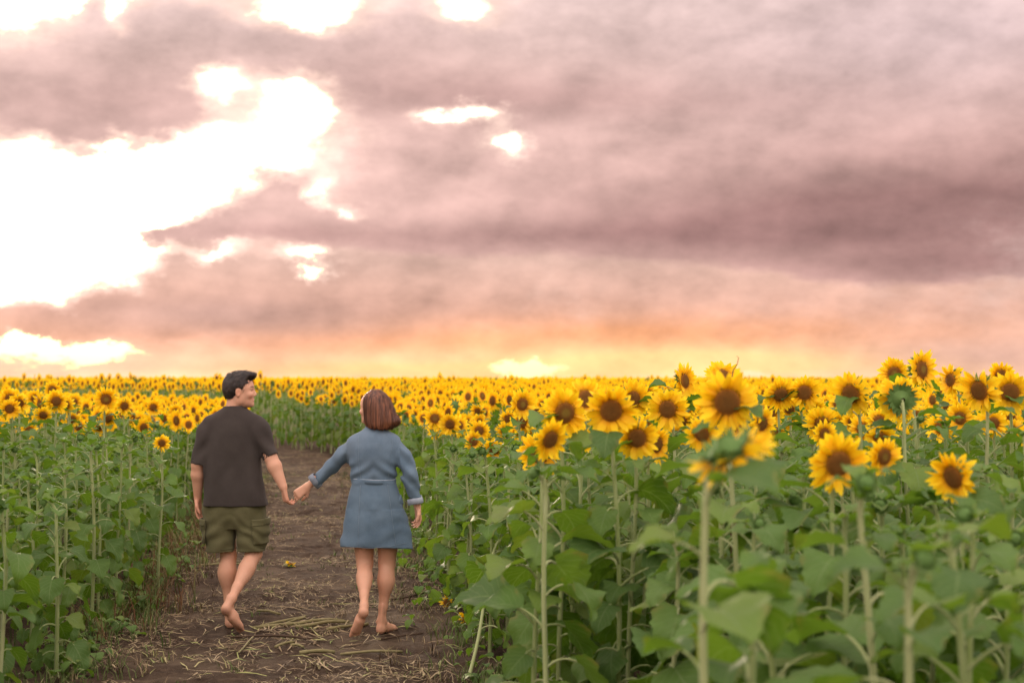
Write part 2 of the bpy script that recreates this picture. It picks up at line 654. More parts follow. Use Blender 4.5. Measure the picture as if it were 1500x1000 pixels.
link('path', make_mesh('path', np.stack([PX, PY, PZ], -1).reshape(-1, 3), grid_faces(len(tt), len(ss)), [PATHSOIL]), kind='structure')


def ground_z(x, y):
    return float(height(x, y)) 


# ------------------------------------------------------------------ sunflower pieces
def leaf_piece(L=.20, pet=.12, a0=55, a1=-10, droop=70, fold=.25, lod=0, wave=0.0, seed=0):
    """petiole along +X from the stem, then a heart-shaped blade that droops"""
    rr = random.Random(seed)
    n = {0: 4, 1: 2, 2: 2}[lod]
    pts = [np.array([0., 0, 0])]
    for i in range(n):
        a = R(a0 + (a1 - a0) * (i + .5) / n)
        pts.append(pts[-1] + pet / n * np.array([math.cos(a), 0, math.sin(a)]))
    B = Bag()
    if lod < 2:
        V, F, UV = tube(pts, np.linspace(.0058, .0042, n + 1), {0: 5, 1: 3}[lod], False)
        B.add((V, F, np.full(len(F), 1), UV))
    if lod == 0:
        vs_ = [0, .05, .13, .22, .32, .42, .52, .62, .72, .82, .91, 1]
        hw_ = [.05, .30, .42, .475, .47, .445, .385, .33, .245, .17, .09, .0]
        us_ = [-1, -.55, 0, .55, 1]
    elif lod == 1:
        vs_, hw_, us_ = [0, .12, .36, .66, 1], [.12, .42, .46, .28, 0], [-1, 0, 1]
    else:
        vs_, hw_, us_ = [0, .3, 1], [.1, .45, 0], [-1, 0, 1]
    V, UV = [], []
    ang = a1
    pos = pts[-1].copy()
    pv = 0
    for k, (v, w) in enumerate(zip(vs_, hw_)):
        ang2 = a1 - droop * (v ** .8)
        a = R(ang2)
        pos = pos + (v - pv) * L * np.array([math.cos(a), 0, math.sin(a)])
        pv = v
        nrm = np.array([-math.sin(a), 0, math.cos(a)])
        tan = np.array([math.cos(a), 0, math.sin(a)])
        jag = 1 + (.085 if k % 2 else -.06) * (lod == 0)
        for u in us_:
            y = u * w * L * jag
            lift = fold * abs(y) + 1.7 * wave * L * math.sin(v * 11 + u * 2.2 + seed) * abs(u)
            back = -.14 * L * (u * u) * max(0, 1 - v * 4.5)
            V.append(pos + np.array([0, y, 0]) + nrm * lift + tan * back)
            UV.append((u, v))
    F = []
    nu = len(us_)
    for k in range(len(vs_) - 1):
        for j in range(nu - 1):
            p = k * nu + j
            F += [(p, p + 1, p + nu + 1), (p, p + nu + 1, p + nu)]
    B.add((np.array(V), np.array(F), np.zeros(len(F), int), np.array(UV)))
    return B.piece()


def petal_piece(L=.068, W=.025, curl=0.0, twist=0.0, seed=0, lod=0):
    rr = random.Random(seed)
    if lod == 0:
        st, ws, us_ = [0, .2, .45, .7, .9, 1], [.5, .85, 1, .8, .34, .0], [-1, 0, 1]
    else:
        st, ws, us_ = [0, .5, 1], [.6, 1, 0], [-1, 1]
    V, UV, F = [], [], []
    for t, w in zip(st, ws):
        a = twist * t
        z = curl * L * t * t
        for u in us_:
            y = u * w * W / 2
            V.append((L * t, y * math.cos(a), z + y * math.sin(a) + .0022 * (abs(u) if len(us_) == 3 else 0) * math.sin(t * 3)))
            UV.append((u, t))
    nu = len(us_)
    for k in range(len(st) - 1):
        for j in range(nu - 1):
            p = k * nu + j
            F += [(p, p + 1, p + nu + 1), (p, p + nu + 1, p + nu)]
    return (np.array(V), np.array(F), np.full(len(F), 2), np.array(UV))


def petal_slots(n, seed, layers=2, wild=1.0):
    rr = random.Random(seed)
    out = []
    for i in range(n):
        lay = i % layers
        a = 2 * math.pi * (i + rr.uniform(-.3, .3)) / n
        tilt = R(14 - lay * 16 + rr.gauss(0, 9) * wild)         # + leans out of the disc plane
        s = rr.uniform(.82, 1.16)
        m = Matrix.Rotation(a, 4, 'Z') @ Matrix.Translation((.043, 0, -.002 - .004 * lay)) @ Matrix.Rotation(-tilt, 4, 'Y') @ Matrix.Rotation(rr.gauss(0, .25) * wild, 4, 'X') @ Matrix.Diagonal((s, rr.uniform(.85, 1.2), s, 1))
        out.append((m, rr.randrange(4)))
    return out


PETALS = [petal_piece(.070, .029, c, t, i) for i, (c, t) in enumerate([(.10, .1), (-.15, -.25), (.28, .3), (-.05, -.1)])]


def ring_piece(n, seed, lod=0, wild=1.0):
    B = Bag()
    pet = PETALS if lod == 0 else [petal_piece(.068, .036 if lod == 1 else .060, c, 0, 0, 1) for c in (.15, -.1, .25, 0)]
    for m, k in petal_slots(n, seed, 2, wild):
        B.add(pet[k], m)
    return B.piece()


def disc_piece(nseg=20, rad=.0445, dome=.012, rings=4):
    V, UV, F = [(0, 0, dome * .75)], [(.5, 0)], []
    for k in range(1, rings + 1):
        t = k / rings
        z = dome * (1 - t ** 3) * (.75 + .35 * t)
        for j in range(nseg):
            a = 2 * math.pi * j / nseg
            V.append((rad * t * math.cos(a), rad * t * math.sin(a), z))
            UV.append((j / nseg, t))
    for j in range(nseg):
        F.append((0, 1 + j, 1 + (j + 1) % nseg))
    for k in range(rings - 1):
        for j in range(nseg):
            p, q = 1 + k * nseg + j, 1 + k * nseg + (j + 1) % nseg
            F += [(p, p + nseg, q + nseg), (p, q + nseg, q)]
    return (np.array(V, float), np.array(F), np.full(len(F), 3), np.array(UV, float))


def receptacle_piece(nseg=14, nbr=18, lod=0, closed=0.0):
    """green cup behind the disc with its pointed bracts; closed > 0 folds them over a bud"""
    B = Bag()
    prof = [(.0515, .000), (.052, -.010), (.040, -.026), (.018, -.038), (.010, -.050)]
    V, UV, F = [], [], []
    for k, (r_, z) in enumerate(prof):
        for j in range(nseg):
            a = 2 * math.pi * j / nseg
            V.append((r_ * math.cos(a), r_ * math.sin(a), z))
            UV.append((j / nseg, k / 4))
    for k in range(len(prof) - 1):
        for j in range(nseg):
            p, q = k * nseg + j, k * nseg + (j + 1) % nseg
            F += [(p, q, q + nseg), (p, q + nseg, p + nseg)]
    B.add((np.array(V), np.array(F), np.full(len(F), 4), np.array(UV)))
    rr = random.Random(5)
    for lay in range(2 if lod == 0 else 1):
        for i in range(nbr):
            L, W = rr.uniform(.036, .052), .019
            Vb = np.array([(0, -W / 2, 0), (0, W / 2, 0), (L * .5, -W * .42, .004), (L * .5, W * .42, .004), (L, 0, .0)])
            Fb = np.array([(0, 1, 3), (0, 3, 2), (2, 3, 4)])
            a = 2 * math.pi * (i + .5 * lay + rr.uniform(-.2, .2)) / nbr
            tilt = R(-35 + lay * 18 + rr.gauss(0, 12) + closed * (95 - 25 * lay))
            m = Matrix.Rotation(a, 4, 'Z') @ Matrix.Translation((.045 - .006 * lay, 0, -.012 - .010 * lay)) @ Matrix.Rotation(-tilt, 4, 'Y')
            B.add((Vb, Fb, np.full(3, 4), np.array([(-1, 0), (1, 0), (-.8, .5), (.8, .5), (0, 1)], float)), m)
    return B.piece()


def stem_path(var, n):
    """unit-height stem; the neck at the top nods towards -Y"""
    rr = random.Random(100 + var)
    a, b, p = rr.choice((-1, 1)) * rr.uniform(.015, .040), rr.uniform(-.03, .03), rr.uniform(0, 6)
    out = []
    for i in range(n):
        t = i / (n - 1)
        out.append((a * math.sin(t * 4 + p) * t, b * math.sin(t * 5 + p) * t - .038 * max(0, (t - .93) / .07) ** 2, t))
    return np.array(out)


def stem_piece(var, lod=0):
    n, k = {0: (12, 7), 1: (5, 4), 2: (3, 3)}[lod]
    P_ = stem_path(var, n)
    if lod == 0:
        P_ = np.concatenate([P_[:-1], stem_path(var, 60)[[56, 58, 59]]])
    t = P_[:, 2]
    rad = np.interp(t, [0, .1, .8, .93, 1], [.0135, .0120, .0092, .0076, .0090])
    V, F, UV = tube(P_, rad, k, False)
    return (V, F, np.full(len(F), 1), UV)


NSTEM = 6
LEAFP = [dict(a0=62, a1=20, droop=55, fold=.35, wave=.03), dict(a0=55, a1=0, droop=75, fold=.22, wave=.05),
         dict(a0=50, a1=-15, droop=62, fold=.15, wave=.04), dict(a0=45, a1=-30, droop=50, fold=.28, wave=.05),
         dict(a0=40, a1=-45, droop=40, fold=.12, wave=.06), dict(a0=60, a1=30, droop=95, fold=.10, wave=.045),
         dict(a0=52, a1=10, droop=40, fold=.42, wave=.03)]


def compose(rr, H, sc, yaw, kind, nleaf, leaf_top=.95, low=.17, big=1.0):
    """list of placed pieces of one plant: (piece kind, index, matrix); the plant faces -Y before yaw"""
    var = rr.randrange(NSTEM)
    out = [('stem', var, Matrix.Diagonal((sc, sc, H, 1)))]
    sp = stem_path(var, 40)
    az = rr.uniform(0, 6.28)
    if kind in ('none', 'bud'):                           # a rosette of young leaves round the tip
        for j in range(5):
            s_ = rr.uniform(.26, .48) * sc
            p = sp[-2]
            out.append(('leaf', rr.choice([0, 6, 5]), Matrix.Translation((p[0] * sc, p[1] * sc, H * (.945 + .008 * j))) @ Matrix.Rotation(j * 2.4 + az, 4, 'Z') @ Matrix.Rotation(-rr.uniform(.1, .7), 4, 'Y') @ Matrix.Diagonal((s_, s_ * .8, s_, 1))))
    for i in range(nleaf):
        t = low + (leaf_top - low) * ((i + rr.uniform(-.3, .3)) / max(1, nleaf - 1))
        t = min(max(t, .1), .955)
        az += 2.4 + rr.uniform(-.5, .5)
        size = np.interp(t, [.1, .3, .6, .8, .92, 1], [.60, .78, .80, .68, .52, .4]) * rr.uniform(.66, 1.25) * sc * big
        if t > .8:
            li = rr.choice([0, 0, 6, 5, 1])
        elif t > .45:
            li = rr.choice([1, 2, 3, 5, 6, 0])
        else:
            li = rr.choice([2, 3, 4, 4])
        p = sp[int(t * 39)]
        m = Matrix.Translation((p[0] * sc, p[1] * sc, t * H)) @ Matrix.Rotation(az, 4, 'Z') @ Matrix.Rotation(rr.gauss(0, .22), 4, 'X') @ Matrix.Diagonal((size, size * rr.uniform(.85, 1.12), size, 1))
        out.append(('leaf', li, m))
    return out, sp[-1]


def head_matrix(pos, pitch, roll, s, side=0.0):
    """+Z of the head to -Y, nodding by pitch (down positive), turned sideways by side"""
    return Matrix.Translation(pos) @ Matrix.Rotation(side, 4, 'Z') @ Matrix.Rotation(R(90) + pitch, 4, 'X') @ Matrix.Rotation(roll, 4, 'Z') @ Matrix.Diagonal((s, s, s, 1)) @ Matrix.Translation((0, 0, .032))

# ------------------------------------------------------------------ shared sunflower meshes for the near plants
def pm(name, piece):
    V, F, M, UV = piece
    used = sorted(set(M.tolist()))
    M2 = np.searchsorted(used, M)
    return make_mesh(name, V, F, [PLANT_MATS[i] for i in used], M2, UV)


ME_STEM = [pm('stem', stem_piece(i)) for i in range(NSTEM)]
ME_LEAF = [pm('leaf', leaf_piece(.200, .150, seed=i, **p)) for i, p in enumerate(LEAFP)]
ME_PETAL = [pm('petal', p) for p in PETALS]
ME_RING = [pm('petal_ring', ring_piece((34, 30, 36, 26, 38, 32, 28, 35)[i], 40 + i, 0, (1.0, 1.3, 1.6, 2.2, 1.1, 1.9, 1.5, 2.6)[i])) for i in range(8)]
ME_DISC = [pm('disc', disc_piece())]
ME_REC = [pm('receptacle', receptacle_piece())]
ME_BUD = [pm('flower_bud', tuple(np.full(len(q), 4) if i == 2 else q for i, q in enumerate(disc_piece(14, .046, .040)))), pm('bract_cup', receptacle_piece(14, 16, 0, 1.0)), pm('bract_cup', receptacle_piece(14, 16, 0, .75))]

taken = []          # (x, y, radius) of plants already standing


def sunflower(root_xy, H, sc, yaw, kind, rr, label, group=None, hs=1.0, pitch=.12, side=0.0, nleaf=14, single=False, low=.2, name='sunflower', root_mat=None, big=1.0):
    root = bpy.data.objects.new(name, None)
    COL.objects.link(root)
    root.empty_display_size = .1
    root['label'] = label
    root['category'] = 'sunflower'
    if group:
        root['group'] = group
    pieces, tip = compose(rr, H, sc, yaw, kind, nleaf, low=low, big=big)
    root.matrix_world = root_mat if root_mat is not None else Matrix.Translation((*root_xy, ground_z(*root_xy) - .025)) @ Matrix.Rotation(yaw, 4, 'Z')
    for nm, i, m in pieces:
        link(nm, (ME_STEM if nm == 'stem' else ME_LEAF)[i], root, m)
    hm = head_matrix((tip[0] * sc, tip[1] * sc, H - .004), pitch, rr.uniform(0, 6), hs, side)
    if kind in ('bloom', 'away'):
        h = link('flower_head', ME_DISC[0], root, hm)
        link('receptacle', ME_REC[0], h)
        if single:
            for m, k in petal_slots(rr.choice([28, 31, 35, 38]), rr.randrange(9999), 2, rr.choice([1.2, 1.6, 2.1, 2.6])):
                link('petal', ME_PETAL[k], h, m)
        else:
            link('petal_ring', ME_RING[rr.randrange(8)], h)
    elif kind == 'bud':
        s = .42 + .2 * rr.random()
        h = link('flower_bud', ME_BUD[0], root, hm @ Matrix.Diagonal((s, s, s, 1)))
        link('bract_cup', ME_BUD[1 + rr.randrange(2)], h)
    elif kind == 'half':
        h = link('flower_bud', ME_BUD[0], root, hm)
        link('bract_cup', ME_BUD[2], h)
        for m, k in petal_slots(20, rr.randrange(9999), 2, .6):
            link('petal', ME_PETAL[k], h, m @ Matrix.Rotation(-R(62), 4, 'Y') @ Matrix.Diagonal((.7, .7, .7, 1)))
    return root


def hero(px, py, dia, side, pitch, kind, label, hs=1.0, d=None, nleaf=20, grow=1.08):
    """a plant whose head shows at a given place of the photograph; depth from the head's usual 0.2 m"""
    rr = random.Random(px * 7 + py)
    d = d or .205 * hs * FPX / dia
    hx, hy, hz = at_depth(px, py, d)
    yaw = R(side) + math.atan2(hx, hy) * -1
    sc = 1.0
    # where the head lands relative to the root for a plant of that height
    probe = random.Random(px * 7 + py)
    pieces, tip = compose(probe, hz, sc, yaw, kind, nleaf)
    loc = head_matrix((tip[0] * sc, tip[1] * sc, 0), R(pitch), 0, hs).translation
    off = Matrix.Rotation(yaw, 3, 'Z') @ Vector((loc.x, loc.y, 0))
    x, y = hx - off.x, hy - off.y
    H = hz - loc.z - ground_z(x, y) + .025
    taken.append((x, y, .22))
    return sunflower((x, y), H, sc, yaw, kind, random.Random(px * 7 + py), label, 'single sunflowers that stand out in the field', hs * (grow if px > 700 else .95), R(pitch), 0, nleaf, kind in ('bloom', 'away'), .2, big=1.28 if px > 700 else 1.0)


HEROES = [
    # right bank, nearest flowers (px, py, head width px, turn, nod, kind, label)
    (895, 600, 70, 4, 8, 'bloom', 'large round sunflower facing the camera, left of centre in the near right cluster'),
    (827, 603, 66, 22, 5, 'bloom', 'sunflower with dark disc turned right, at the left end of the near cluster'),
    (858, 583, 56, 24, -12, 'bloom', 'sunflower tilted up and right behind the two leftmost near blooms'),
    (927, 584, 54, 35, 5, 'bloom', 'half hidden sunflower turned right behind the large round bloom'),
    (978, 598, 56, -18, 8, 'bloom', 'oval sunflower standing alone right of the large round bloom, disc turned left'),
    (933, 640, 58, 6, 5, 'bloom', 'bright sunflower with greenish centre, lower middle of near cluster on bare stem'),
    (962, 650, 50, 50, 8, 'bloom', 'side-on sunflower tucked behind the bloom with the greenish centre'),
    (852, 641, 38, 0, 15, 'bloom', 'small sunflower between two larger blooms with a green bud at its foot'),
    (790, 664, 60, -24, 14, 'bloom', 'ragged sunflower lowest at the left end of the near right cluster'),
    (806, 642, 56, 40, 18, 'bloom', 'sunflower overlapping the ragged lowest bloom, turned to the right'),
    (948, 577, 34, -10, 0, 'bloom', 'small sunflower showing between two larger near blooms'),
    (1003, 557, 46, 58, -6, 'bloom', 'narrow side-on sunflower standing tall against the orange sky'),
    (1065, 587, 82, 4, 6, 'bloom', 'biggest sunflower on the right, broad dark disc facing the camera'),
    (1058, 549, 46, 5, -38, 'bloom', 'sunflower tipped to the sky just above the biggest bloom'),
    (1116, 619, 46, 48, 10, 'bloom', 'sunflower turned sharply right beside the biggest bloom'),
    (1028, 634, 48, -20, 8, 'bloom', 'sunflower below and left of the biggest bloom'),
    (1046, 628, 40, 30, 4, 'bloom', 'small sunflower squeezed under the biggest bloom'),
    (765, 591, 40, 30, 4, 'bloom', 'sunflower in left approach to near cluster, disc turned right'),
    (1143, 577, 46, 20, 22, 'bloom', 'wispy sunflower with upright petals right of the biggest bloom'),
    (1178, 574, 46, -8, 2, 'bloom', 'sunflower beside the wispy one with upright petals'),
    (1246, 576, 60, -30, 12, 'bloom', 'sunflower with large dark disc turned left, alone above the leaves at right'),
    (1310, 546, 42, -6, 2, 'bloom', 'sunflower standing high against the pink sky, left of the tallest one'),
    (1350, 540, 54, 52, -4, 'bloom', 'tallest sunflower at the right, seen from the side against pink sky'),
    (1392, 556, 42, -50, 0, 'bloom', 'slim side-on sunflower between the tallest one and the right edge'),
    (1434, 571, 60, -35, 12, 'bloom', 'large sunflower with drooping petals second from the right edge'),
    (1479, 573, 56, 2, 4, 'bloom', 'round sunflower facing the camera at the right edge'),
    (1466, 549, 36, 10, 0, 'bloom', 'small sunflower peeping over the one at the right edge'),
    (1227, 677, 82, 24, 12, 'bloom', 'large low sunflower with folded petal over its disc among the right leaves'),
    (1294, 667, 52, 40, 6, 'bloom', 'narrow upright sunflower right of the large low one'),
    (1395, 697, 72, -40, 14, 'bloom', 'lowest open sunflower at the far right, leaning with long petals'),
    (1412, 659, 30, 0, 0, 'bud', 'opening green bud behind the lowest open sunflower at right'),
    (1317, 583, 60, 200, -4, 'away', 'sunflower showing its back and stem below the tallest one'),
    (1207, 634, 38, 35, 6, 'bloom', 'small sunflower behind the large low one'),
    (1194, 600, 32, 20, 8, 'bloom', 'little nodding sunflower over the leaves, left of the one with large dark disc'),
    (855, 655, 26, 0, -20, 'bud', 'round green bud on a pale stem in front of a small bloom'),
    # left bank
    (15, 583, 34, 4, 4, 'bloom', 'round sunflower at the left edge of the picture'),
    (31, 596, 24, 0, 8, 'bloom', 'small sunflower just under the one at the left edge'),
    (52, 583, 28, -8, 4, 'bloom', 'second full sunflower from the left edge'),
    (83, 587, 34, 4, 4, 'bloom', 'broad sunflower facing the camera, third full bloom from the left'),
    (109, 588, 26, -10, 4, 'bloom', 'sunflower right beside the third bloom from the left'),
    (77, 570, 27, 12, 0, 'bloom', 'sunflower rising just above the third bloom from the left'),
    (156, 584, 38, 10, 2, 'bloom', 'largest sunflower of the left bank, disc facing the camera'),
    (183, 594, 28, 16, 8, 'bloom', 'sunflower low on the right of the largest left bloom'),
    (128, 603, 22, 0, 4, 'half', 'half open green and yellow flower left of the largest left bloom'),
    (196, 611, 27, 62, 4, 'bloom', 'sunflower in profile turned to the path among the left leaves'),
    (225, 596, 26, 18, 2, 'bloom', 'sunflower at the path side of the left bank, well left of the man'),
    (258, 602, 24, 6, 2, 'bloom', 'neat round sunflower nearest to the man on the left bank'),
    
    (120, 643, 20, 10, -25, 'bud', 'round green bud on a tall stem amid the left leaves'),
    (63, 662, 24, 0, -30, 'bud', 'spiky pale bud on a thick stem at the left'),
    # middle distance, right of the woman
    (603, 608, 19, 5, 4, 'bloom', 'sunflower just right of the woman, lowest bloom beside her shoulder'),
    (634, 604, 21, 4, 4, 'bloom', 'double-looking round sunflower to the right of the woman'),
]
# some heads that show large stand nearer and are smaller than the rest
SMALL = {(1294, 667): .70, (1116, 619): .72, (1207, 634): .62, (852, 641): .62, (806, 642): .78, (962, 650): .78, (1028, 634): .72, (933, 640): .85, (1395, 697): .85, (1194, 600): .7}
for h in HEROES:
    hero(*h, hs=SMALL.get(h[:2], 1.0))
# the blurred plants closest to the lens
hero(1068, 664, 0, 118, 62, 'bloom', 'closest sunflower, out of focus, nodding on a thick pale stem with its green back up', .92, 3.25, 15)
hero(1268, 705, 0, 20, -30, 'bud', 'blurred leafy plant with pale bud close to the lens, under the narrow upright flower', 1.0, 3.7, 14)
hero(1412, 752, 0, -20, -30, 'bud', 'blurred plant with thick pale stem close to the lens at right', 1.0, 3.9, 14)
hero(1352, 815, 0, 40, -35, 'bud', 'blurred short young plant at the bottom right near the lens', 1.0, 3.1, 14)
hero(238, 648, 0, 14, 6, 'bloom', 'lone low sunflower among green leaves left of the man', .70, 11.6, 14)
hero(783, 690, 0, -60, -25, 'bud', 'plant with long bare pale stem at the left end of the near cluster', .8, 5.6, 8)

# ------------------------------------------------------------------ the field
SP = .42
cand = []
for iy in range(0, int(34 / SP)):
    y = 2.3 + iy * SP
    xmax = .375 * y + 1.6
    sp_ = .34 if y < 8.5 else SP
    for ix in range(int(-xmax / sp_) - 1, int(xmax / sp_) + 2):
        cand.append((ix * sp_ + (iy % 2) * SP * .5 + random.uniform(-.15, .15), y + random.uniform(-.15, .15)))
cand = np.array(cand)


def field_ok(c, margin=.12):
    dpv, arv = path_dist(c[:, 0], c[:, 1])
    return (np.abs(dpv) > half_width(arv) + margin) , dpv, arv


ok, dpv, arv = field_ok(cand)
edge_gap = np.abs(dpv) - half_width(arv)
dist = cand[:, 1]
ok &= ~((dist < 3.1) & (np.abs(cand[:, 0]) < 1.0))
ok &= ~((dpv < 0) & (dist < 4.5))
for tx_, ty_, tr in taken:
    ok &= np.hypot(cand[:, 0] - tx_, cand[:, 1] - ty_) > tr
cand, dpv, edge_gap, dist = cand[ok], dpv[ok], edge_gap[ok], dist[ok]


def plant_spec(x, y, side, gap, rr):
    """height, kind of the plant at a place in the field"""
    u = rr.random()
    if side > 0 and y < 8.2:
        H = rr.uniform(1.05, 1.36) if gap < 1 or y < 5 else rr.uniform(1.24, 1.52)
        return H, ('bud' if u < .22 else 'none')
    if side > 0 and y < 12:
        if gap < .8:
            return rr.uniform(1.05, 1.32), ('bud' if u < .5 else 'none')
        return rr.uniform(1.38, 1.56), ('bloom' if u < .72 else 'bud' if u < .9 else 'away')
    if side < 0 and y < 15 and gap < 1.1:
        return rr.uniform(.98, 1.34), ('bud' if u < .5 else 'none')
    if side < 0 and y < 15:
        return rr.uniform(1.36, 1.56), ('bloom' if u < .80 else 'bud' if u < .93 else 'away')
    if side < 0:
        H = rr.uniform(1.20, 1.36) if gap < 4.5 else rr.uniform(1.3, 1.5)
    elif gap < 1.2:
        H = rr.uniform(1.20, 1.42)
    else:
        H = rr.uniform(1.36, 1.56)
    return H, ('bloom' if u < .86 else 'bud' if u < .95 else 'away')


inside = (np.abs(cand[:, 0]) < .352 * dist) & (dist > 2.6)
score = dist + .30 * np.clip(edge_gap, 0, 6) + np.where(inside, 0, 1e3)
order = np.argsort(score)
NEAR = 300 - len(taken)
spec = []
KINDW = {'bloom': 'open sunflower', 'away': 'turned-away sunflower', 'bud': 'leafy budded sunflower', 'none': 'leafy flowerless sunflower'}
ANCH = [('the biggest bloom', 1065, 587, 5.2), ('the large round near bloom', 895, 600, 6.1), ('the ragged low bloom', 790, 664, 7.1), ('the tallest side-on bloom', 1350, 540, 7.9),
        ('the large low bloom at right', 1227, 677, 5.2), ('the lowest bloom at far right', 1395, 697, 5.9), ('the narrow upright bloom', 1294, 667, 5.75), ('the bloom at the right edge', 1479, 573, 7.6),
        ('the bloom with greenish centre', 933, 640, 6.3), ('the side-on bloom on orange sky', 1003, 557, 9.3), ('the wispy upright-petalled bloom', 1143, 577, 9.3), ('the dark-disced bloom facing left', 1246, 576, 7.1),
        ('the closest nodding bloom', 1068, 668, 3.25), ('the largest left-bank bloom', 156, 584, 11.2), ('the bloom at the left edge', 15, 583, 12.5), ('the lone low left bloom', 238, 648, 11.6),
        ('the spiky pale left bud', 63, 662, 12), ('the neat bloom nearest the man', 258, 602, 17), ('the woman', 550, 700, 9.7), ('the man', 342, 700, 9.95)]
ORD = ['first', 'second', 'third', 'fourth', 'fifth', 'sixth', 'seventh', 'eighth', 'ninth', 'tenth', 'eleventh', 'twelfth', 'thirteenth', 'fourteenth', 'fifteenth', 'sixteenth']
label_of = {}


def name_neighbours(rows):
    """a label for each plant from the nearest plant or person that can be found by eye"""
    sets = {}
    for i, x, y, H, kind in rows:
        px, py = 750 + FPX * x / y, HOR + FPX * (CAMH - H) / y
        best = min(ANCH, key=lambda q: math.hypot(px - q[1], (py - q[2]) * .8) + 22 * abs(y - q[3]))
        rel = ('left of' if px < best[1] else 'right of') + ' and ' + ('behind' if y > best[3] else 'nearer than')
        sets.setdefault((best[0], rel, kind), []).append((math.hypot(px - best[1], py - best[2]), i))
    for (who, rel, kind), lst in sets.items():
        for k, (_, i) in enumerate(sorted(lst)):
            first = ORD[k] + ' ' if len(lst) > 1 else ''
            label_of[i] = first + KINDW[kind] + ' ' + rel + ' ' + who


near_rows = []
for i in order[:NEAR]:
    rr = random.Random(5000 + int(i))
    H, kind = plant_spec(float(cand[i, 0]), float(cand[i, 1]), dpv[i], edge_gap[i], rr)
    near_rows.append((int(i), float(cand[i, 0]), float(cand[i, 1]), H, kind))
name_neighbours(near_rows)
rest = []
for rank, i in enumerate(order):
    rr = random.Random(5000 + int(i))
    x, y = float(cand[i, 0]), float(cand[i, 1])
    H, kind = plant_spec(x, y, dpv[i], edge_gap[i], rr)
    toward = math.atan2(-x, y)
    yaw = toward + R(rr.gauss(4, 26)) + (math.pi * rr.uniform(.7, 1.3) if kind == 'away' else 0)
    sc = rr.uniform(.85, 1.08)
    hs = rr.uniform(.78, 1.04)
    if rank < NEAR:
        lab = label_of[int(i)]
        grp = 'sunflowers of the right bank' if dpv[i] > 0 else 'sunflowers of the left bank'
        sunflower((x, y), H, sc, yaw, kind, rr, lab, grp, hs, R(rr.gauss(6, 12)), 0, rr.randint(19, 24), False, .12 if edge_gap[i] < .6 else .3, big=1.25 if dpv[i] > 0 and y < 8.5 else 1.0)
    else:
        rest.append((x, y, H, kind, yaw, sc, hs, edge_gap[i] > 2.2 and y > 11))
print('near plants', NEAR + len(taken), 'rest', len(rest))


# ------------------------------------------------------------------ the rest of the field, one mass per distance
def merge_plants(name, variants, place, label, cat):
    """place rows: x, y, z, yaw, scale, height scale, variant"""
    B = []
    V_, F_, M_, U_, A_ = [], [], [], [], []
    n = 0
    for k, (V, F, M, UV) in enumerate(variants):
        sel = place[place[:, 6] == k]
        if not len(sel):
            continue
        c, s = np.cos(sel[:, 3]), np.sin(sel[:, 3])
        vx = (V[None, :, 0] * c[:, None] - V[None, :, 1] * s[:, None]) * sel[:, 4, None] + sel[:, 0, None]
        vy = (V[None, :, 0] * s[:, None] + V[None, :, 1] * c[:, None]) * sel[:, 4, None] + sel[:, 1, None]
        vz = V[None, :, 2] * sel[:, 5, None] + sel[:, 2, None]
        V_.append(np.stack([vx, vy, vz], -1).reshape(-1, 3))
        F_.append((F[None] + (np.arange(len(sel)) * len(V))[:, None, None] + n).reshape(-1, 3))
        M_.append(np.tile(M, len(sel)))
        U_.append(np.tile(UV, (len(sel), 1)))
        A_.append(np.repeat(rng.random(len(sel)), len(V)) * .5 + rng.random(len(sel) * len(V)).reshape(-1) * 0 + np.tile(np.linspace(0, .5, len(V)), len(sel)))
        n += len(V) * len(sel)
    me = make_mesh(name, np.concatenate(V_), np.concatenate(F_), PLANT_MATS, np.concatenate(M_), np.concatenate(U_), {'rnd': np.concatenate(A_)})
    print(name, len(place), 'plants', len(me.polygons), 'tris')
    return link(name, me, label=label, cat=cat, kind='stuff')


LOW_LEAF = [leaf_piece(.215, .12, lod=1, seed=i, a0=p['a0'], a1=p['a1'], droop=p['droop'], fold=p['fold']) for i, p in enumerate(LEAFP)]
LOW_STEM = [stem_piece(i, 1) for i in range(NSTEM)]
FAR_LEAF = [leaf_piece(.25, .10, lod=2, seed=i, a0=p['a0'], a1=p['a1'], droop=p['droop'], fold=p['fold']) for i, p in enumerate(LEAFP)]
FAR_STEM = [stem_piece(i, 2) for i in range(NSTEM)]
LOW_BACK = receptacle_piece(7, 8, 1)


def variant(seed, kind, lod, deep=False):
    rr = random.Random(seed)
    B = Bag()
    nl = ({1: 6, 2: 3} if deep else {1: 14, 2: 8})[lod]        # deep in the stand only the upper leaves show
    pieces, tip = compose(rr, 1.0, 1.0, 0, kind, nl, low=.62 if deep else .2)
    for nm, i, m in pieces:
        if nm == 'stem':
            B.add((LOW_STEM if lod == 1 else FAR_STEM)[i], m)
        else:
            t, r_, s_ = m.decompose()
            B.add((LOW_LEAF if lod == 1 else FAR_LEAF)[i], m)
    hm = head_matrix((tip[0], tip[1], .996), R(rr.gauss(6, 12)), rr.uniform(0, 6), rr.uniform(.86, 1.06), R(rr.gauss(0, 16)))
    if kind in ('bloom', 'away'):
        B.add(ring_piece(18 if lod == 1 else 10, seed, lod), hm)
        B.add(disc_piece(8 if lod == 1 else 5, .046, .012, 2 if lod == 1 else 1), hm)
        if lod == 1 and kind == 'away':
            B.add(LOW_BACK, hm)
    elif kind == 'bud':
        B.add(receptacle_piece(6, 7, 1, .9), hm @ Matrix.Diagonal((.7, .7, .7, 1)))
    return B.piece()


